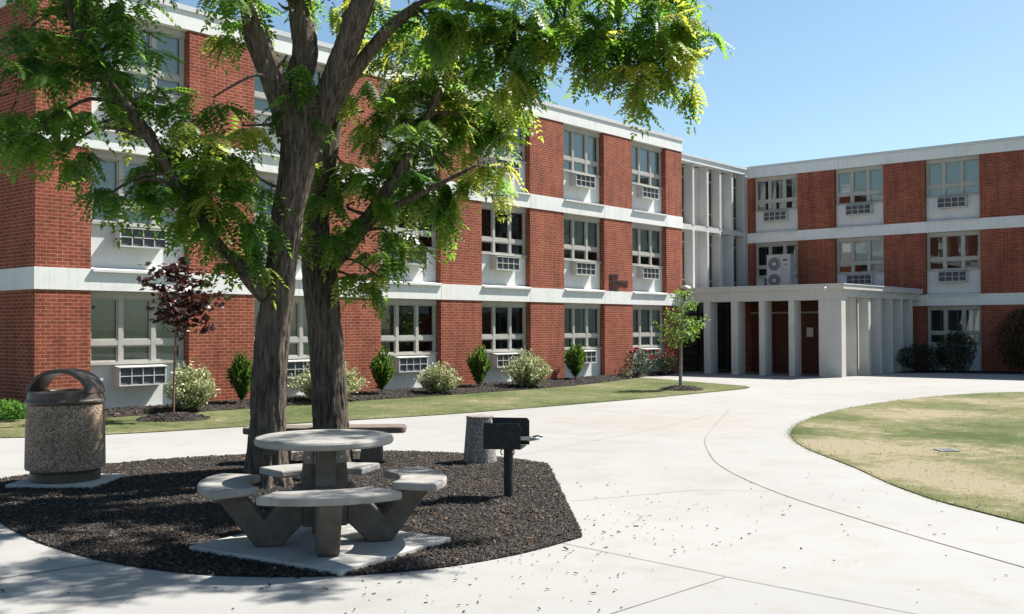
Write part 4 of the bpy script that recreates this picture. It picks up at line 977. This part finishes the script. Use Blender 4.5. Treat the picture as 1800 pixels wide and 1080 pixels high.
def leafy(name, P, D, T, TF, size, tint, mat, parent, r, upj=0.5):
    up = np.tile(np.array([0, 0, 1.0]), (len(P), 1)) + r.normal(0, upj, (len(P), 3))
    V, F, t_ = scatter(T, TF, P, frames(D, up), size, tint)
    return big_mesh(name, V, F, mat, t_, parent)
def blob_points(r, n, c, rx, ry, rz, power=0.4, lumps=None):
    u = r.normal(0, 1, (n, 3)); u /= np.linalg.norm(u, axis=1, keepdims=True); rad = r.uniform(0, 1, (n, 1)) ** power
    if lumps is not None:
        k = 0.75 + 0.25 * np.clip((u @ lumps.T).max(1, keepdims=True) * 1.3 - 0.2, 0, 1.3); rad = rad * k
    return np.array(c) + u * rad * np.array([rx, ry, rz]), u
def stems(mb, base, tips, r0, seed):
    r = np.random.default_rng(seed)
    for t in tips:
        b = np.array(base) + np.append(r.normal(0, 0.04, 2), 0); m_ = (b + t) / 2 + r.normal(0, 0.04, 3)
        mb.tube([b, m_, t], [r0, r0 * 0.7, r0 * 0.3], 5, cap=False)

def shoots(r, x, y, z, n, wdt, hgt, upright, topvar):
    """curved shoots fanning up from the base"""
    out = []
    for i in range(n):
        a = r.uniform(0, 2 * PI); q = math.sqrt(r.uniform(0, 1)); h = hgt * (1 - upright * q * q) * r.uniform(1 - topvar, 1.0)
        e = np.array([x + wdt / 2 * q * math.cos(a), y + wdt / 2 * q * math.sin(a), z + max(h, 0.12)])
        b = np.array([x + 0.05 * math.cos(a), y + 0.05 * math.sin(a), z - 0.02]); m_ = b * 0.55 + e * 0.45 + np.array([0, 0, -0.04 * q]) + r.normal(0, 0.02, 3)
        out.append((b, m_, e))
    return out
def along(r, S, per, lo, spread):
    P = []; D = []
    for b, m_, e in S:
        t = r.uniform(lo, 1.03, per)[:, None]; P.append(b * (1 - t) ** 2 + 2 * m_ * t * (1 - t) + e * t * t + r.normal(0, spread, (per, 3)))
        d = 2 * (1 - t) * (m_ - b) + 2 * t * (e - m_); D.append(d / np.linalg.norm(d, axis=1, keepdims=True))
    return np.concatenate(P), np.concatenate(D)
def variegated(label, x, y, wdt, hgt, seed):
    r = np.random.default_rng(seed); z = bank(x)
    root = thing('variegated_shrub', label, 'shrub', (x, y, z), 0, 'cream variegated shrubs in the planting bed')
    S = shoots(r, x, y, z, int(75 * wdt * hgt) + 18, wdt, hgt, 0.62, 0.28)
    P, D = along(r, S, 46, 0.22, 0.028); k = P[:, 2] > z + 0.02; P = P[k]; D = D[k]
    D = D * 0.7 + r.normal(0, 0.6, P.shape)
    tn = np.clip(r.choice([0.12, 0.5, 0.88], len(P), p=[0.24, 0.26, 0.50]) + r.normal(0, 0.1, len(P)), 0, 1)
    leafy('foliage', P, D, DIA, DIAF, r.uniform(0.045, 0.085, len(P)), tn, MT['varieg'], root, r)
    mb = MB()
    for b, m_, e in S: mb.tube([b, m_, e], [0.007, 0.005, 0.002], 5, cap=False)
    mb.build('stem', MT['bark2'], root)
def arborvitae(label, x, y, wdt, hgt, seed):
    r = np.random.default_rng(seed); z = bank(x)
    root = thing('arborvitae', label, 'shrub', (x, y, z), 0, 'young arborvitae in the planting bed')
    S = []
    for i in range(46):
        a = r.uniform(0, 2 * PI); q = math.sqrt(r.uniform(0, 1)); top = hgt * (1 - 0.42 * q * q) * r.uniform(0.82, 1.0)
        st = np.array([x, y, z + hgt * r.uniform(0.02, 0.16) * (0.4 + q)]); e = np.array([x + wdt / 2 * q * math.cos(a), y + wdt / 2 * q * math.sin(a), z + top])
        m_ = st * 0.45 + e * 0.55 + np.array([math.cos(a), math.sin(a), 0]) * wdt * 0.16 * q; S.append((st, m_, e))
    P, D = along(r, S, 50, 0.03, 0.024)
    D = D + r.normal(0, 0.30, P.shape)
    up = r.normal(0, 1, P.shape)
    rad = np.hypot(P[:, 0] - x, P[:, 1] - y) / (wdt / 2)
    V, F, t_ = scatter(DIA * np.array([1, 0.7, 1]), DIAF, P, frames(D, up), r.uniform(0.06, 0.12, len(P)), np.clip(r.uniform(0, 0.7, len(P)) + 0.3 * rad - 0.1, 0, 1))
    big_mesh('foliage', V, F, MT['conifer'], t_, root)
    mb = MB(); mb.tube([(x, y, z - 0.03), (x + 0.01, y, z + hgt * 0.6)], [0.022, 0.008], 7)
    for b, m_, e in S[::3]: mb.tube([b, m_, e], [0.006, 0.004, 0.002], 4, cap=False)
    mb.build('stem', MT['bark2'], root)

variegated('cream variegated shrub behind the purple-leaved young tree', 0.95, 2.62, 1.08, 1.02, 1)
variegated('wide cream variegated shrub showing either side of the farther trunk', 1.05, 6.02, 1.75, 0.98, 2)
variegated('low rounded cream variegated shrub between the two trunks and the portico, third from the bin', 1.15, 9.45, 1.15, 0.80, 3)
variegated('largest pale variegated shrub with ragged upright tips beside the fourth window from the left', 1.20, 12.85, 1.40, 1.05, 4)
arborvitae('arborvitae just left of the nearer locust trunk', 0.55, 4.12, 0.52, 1.12, 5)
arborvitae('arborvitae just right of the farther locust trunk against the brick', 0.60, 8.05, 0.56, 1.10, 6)
arborvitae('arborvitae between the low rounded shrub and the largest variegated shrub', 0.55, 11.60, 0.58, 1.12, 7)
arborvitae('arborvitae nearest the red rose bushes', 0.45, 16.05, 0.68, 1.10, 8)

def rose(label, x, y, wdt, hgt, seed, nf):
    r = np.random.default_rng(seed); z = bank(x)
    root = thing('rose_bush', label, 'shrub', (x, y, z), 0, 'red rose bushes')
    P, u = blob_points(r, 1300, (x, y, z + hgt * 0.52), wdt / 2, wdt / 2, hgt * 0.5, 0.45)
    k = P[:, 2] > z + 0.02; P = P[k]; u = u[k]
    leafy('foliage', P, u + r.normal(0, 0.7, P.shape), DIA, DIAF, r.uniform(0.045, 0.08, len(P)), np.clip(r.beta(1.2, 1.8, len(P)), 0, 1), MT['roseleaf'], root, r)
    mb = MB(); stems(mb, (x, y, z - 0.02), P[:22], 0.009, seed); mb.build('stem', MT['bark2'], root)
    for i in range(nf):
        a = r.uniform(-2.4, 0.9); el = r.uniform(0.1, 1.3)
        c = np.array([x + wdt / 2 * math.cos(a) * math.cos(el) * 0.95, y + wdt / 2 * math.sin(a) * math.cos(el) * 0.95, z + hgt * 0.52 + hgt * 0.5 * math.sin(el)])
        f_ = MB(); s = r.uniform(0.05, 0.085)
        for q in range(11):
            aa = q * 2.4; ti = 0.3 + 0.09 * q; d = Vector((math.cos(aa) * ti, math.sin(aa) * ti, 1.1 - ti)).normalized(); sd = d.cross(Vector((0.1, 0.2, 1))).normalized(); p = Vector(c)
            f_.add([p, p + d * s * 0.6 + sd * s * 0.42, p + d * s, p + d * s * 0.6 - sd * s * 0.42], [(0, 1, 2, 3)])
        f_.build('flower', MT['petal'], root)
rose('rose bush with deep red blooms at the end of the planting bed', 0.55, 19.35, 0.95, 0.86, 31, 16)
rose('smaller red rose bush in the shade nearest the portico', 0.42, 21.1, 0.85, 0.78, 32, 10)
r = np.random.default_rng(41); root = thing('perennial_plant', 'small sparse green plant at the foot of the lettered brick pier', 'plant', (0.75, 18.35, 0.05))
P, u = blob_points(r, 160, (0.75, 18.35, 0.22), 0.2, 0.2, 0.2, 0.5)
leafy('foliage', P, u + r.normal(0, 0.5, P.shape) + np.array([0, 0, 0.5]), DIA, DIAF, r.uniform(0.05, 0.09, len(P)), r.uniform(0, 1, len(P)), MT['roseleaf'], root, r)
mb = MB(); stems(mb, (0.75, 18.35, 0.03), P[:12], 0.006, 3); mb.build('stem', MT['bark2'], root)

def dark_shrub(label, x, y, wx, wy, hgt, seed, n, size=0.07):
    r = np.random.default_rng(seed); root = thing('evergreen_shrub', label, 'shrub', (x, y, 0.01), 0, 'dark evergreen shrubs under the shaded wing')
    lum = r.normal(0, 1, (12, 3)); lum /= np.linalg.norm(lum, axis=1, keepdims=True)
    P, u = blob_points(r, n, (x, y, hgt * 0.5), wx / 2, wy / 2, hgt * 0.52, 0.3, lum); P[:, 2] = np.abs(P[:, 2]) + 0.01
    leafy('foliage', P, u + r.normal(0, 0.6, P.shape) + np.array([0, 0, 0.3]), DIA, DIAF, r.uniform(0.7, 1.3, len(P)) * size, r.uniform(0, 1, len(P)), MT['darkleaf'], root, r)
    mb = MB(); stems(mb, (x, y, 0.0), P[:25], 0.014, seed); mb.build('stem', MT['bark2'], root)
dark_shrub('low dark spreading shrub beside the portico fins', 5.72 + 0.75, 28.6, 1.75, 1.1, 0.95, 51, 3600)
dark_shrub('taller dark shrub in front of the ground-floor window', 7.55, 28.9, 1.35, 1.1, 1.42, 52, 4200)
dark_shrub('broad black-green evergreen against the shaded brick at the right edge', 9.6, 29.75, 2.0, 1.1, 2.25, 53, 5200, 0.08)

# clipped hedge at the far left
r = np.random.default_rng(61)
for i, (hx, hy, lb) in enumerate(((-0.35, -0.95, 'bright green clipped hedge plant in front of the shaded end wall'),)):
    root = thing('hedge', lb, 'hedge', (hx, hy, 0.0), 0)
    P = np.concatenate([blob_points(r, 1500, (hx + d * 0.766, hy + d * 0.642, 0.19), 0.42, 0.42, 0.2, 0.35)[0] for d in (-1.0, -0.45, 0.1, 0.55)])
    P[:, 2] = np.clip(P[:, 2], 0.01, 0.36)
    leafy('foliage', P, r.normal(0, 0.6, P.shape) + np.array([0, 0, 0.5]), DIA, DIAF, r.uniform(0.04, 0.07, len(P)), np.clip(P[:, 2] / 0.4 + r.normal(0, 0.2, len(P)), 0, 1), MT['hedge'], root, r)
    mb = MB(); stems(mb, (hx, hy, 0), P[:20], 0.008, 4); mb.build('stem', MT['bark2'], root)

def small_tree(name, label, x, y, crown_c, dims, trunk_pts, n, leaf, size, mat, bark, seed, ntw):
    r = np.random.default_rng(seed); root = thing(name, label, 'tree', (x, y, 0))
    tr = MB(); tp = catmull(trunk_pts, 5); tr.tube([p[:3] for p in tp], [p[3] for p in tp], 10, 0.04, seed=seed)
    tips = []
    T = np.array([p[:3] for p in tp]); hi = T[T[:, 2] > crown_c[2] - dims[2] * 0.9]
    for i in range(ntw):
        u = r.normal(0, 1, 3); u /= np.linalg.norm(u); u *= r.uniform(0.45, 1.0)
        e = np.array(crown_c) + u * np.array(dims)
        kz = min(max(e[2] - 0.35 * np.linalg.norm(e[:2] - np.array([x, y])), hi[0, 2]), hi[-1, 2]); b = hi[np.argmin(abs(hi[:, 2] - kz))]
        m_ = (b + e) / 2 + np.array([0, 0, 0.05]); tr.tube([b, m_, e], [0.012, 0.008, 0.003], 5, cap=False); tips.append((b, m_, e))
    P = []; D = []; per = n // ntw
    for (b, m_, e) in tips:
        t = r.uniform(0.30, 1.05, per)[:, None]; q = b * (1 - t) ** 2 + 2 * m_ * t * (1 - t) + e * t * t + r.normal(0, 0.07, (per, 3)); P.append(q)
        d = np.tile(e - b, (per, 1)) / np.linalg.norm(e - b) + r.normal(0, 0.8, (per, 3)); d[:, 2] -= 0.35; D.append(d)
    P = np.concatenate(P); D = np.concatenate(D)
    tr.build('trunk', bark, root, smooth=True)
    leafy('crown', P, D, leaf[0], leaf[1], r.uniform(0.75, 1.3, len(P)) * size, r.beta(1.3, 1.8, len(P)), mat, root, r, 0.45)
    return root
small_tree('young_maple', 'young purple-leaved tree on a thin stem in the left lawn', 2.13, 1.53, (2.27, 1.66, 2.28), (0.84, 0.84, 0.82),
           [(2.13, 1.53, -0.02, 0.024), (2.13, 1.53, 0.5, 0.020), (2.15, 1.54, 1.1, 0.018), (2.17, 1.56, 1.9, 0.014), (2.20, 1.56, 2.6, 0.008), (2.2, 1.57, 3.05, 0.004)], 760, ML, 0.105, MT['maple_leaf'], MT['bark2'], 71, 42)
small_tree('young_tree', 'young bright green tree on a thin trunk at the tip of the left lawn', 4.98, 14.52, (4.98, 14.52, 1.78), (0.74, 0.74, 0.92),
           [(4.98, 14.52, -0.02, 0.05), (4.97, 14.52, 0.4, 0.042), (4.99, 14.53, 0.95, 0.036), (5.02, 14.53, 1.6, 0.024), (5.03, 14.53, 2.2, 0.012), (5.05, 14.53, 2.68, 0.004)], 1100, (DIA, DIAF), 0.085, MT['young_leaf'], MT['bark3'], 72, 46)
# mulch rings round the young trees
def mound(x, y, rad, seed, lab):
    r = np.random.default_rng(seed); mb = MB(); n = 40
    prof = [(1.0, 0.013), (0.8, 0.05), (0.5, 0.085), (0.2, 0.10)]
    vs = []; fs = []
    for k, (f, z) in enumerate(prof):
        for i in range(n): a = 2 * PI * i / n; q = rad * f * (1 + 0.10 * math.sin(3 * a + seed) + 0.06 * math.sin(7 * a)); vs.append((x + q * math.cos(a), y + q * math.sin(a), z))
    for k in range(3):
        for i in range(n): j = (i + 1) % n; fs.append((k * n + i, k * n + j, (k + 1) * n + j, (k + 1) * n + i))
    fs.append(tuple(range(3 * n, 4 * n))); mb.add(vs, fs); o = mb.build('mulch_mound', MT['mulch']); kind(o, 'structure')
    m = 900; a = r.uniform(0, 2 * PI, m); q = rad * np.sqrt(r.uniform(0, 1.05, m)); P = np.stack([x + q * np.cos(a), y + q * np.sin(a)], 1)
    chips('mulch_chips', P, 0, 0.045, r, zf=lambda P: np.interp(np.hypot(P[:, 0] - x, P[:, 1] - y) / rad, [0.2, 0.5, 0.8, 1.0], [0.10, 0.085, 0.05, 0.013]))
mound(2.13, 1.53, 0.62, 1, '')
mound(4.98, 14.52, 0.55, 2, '')
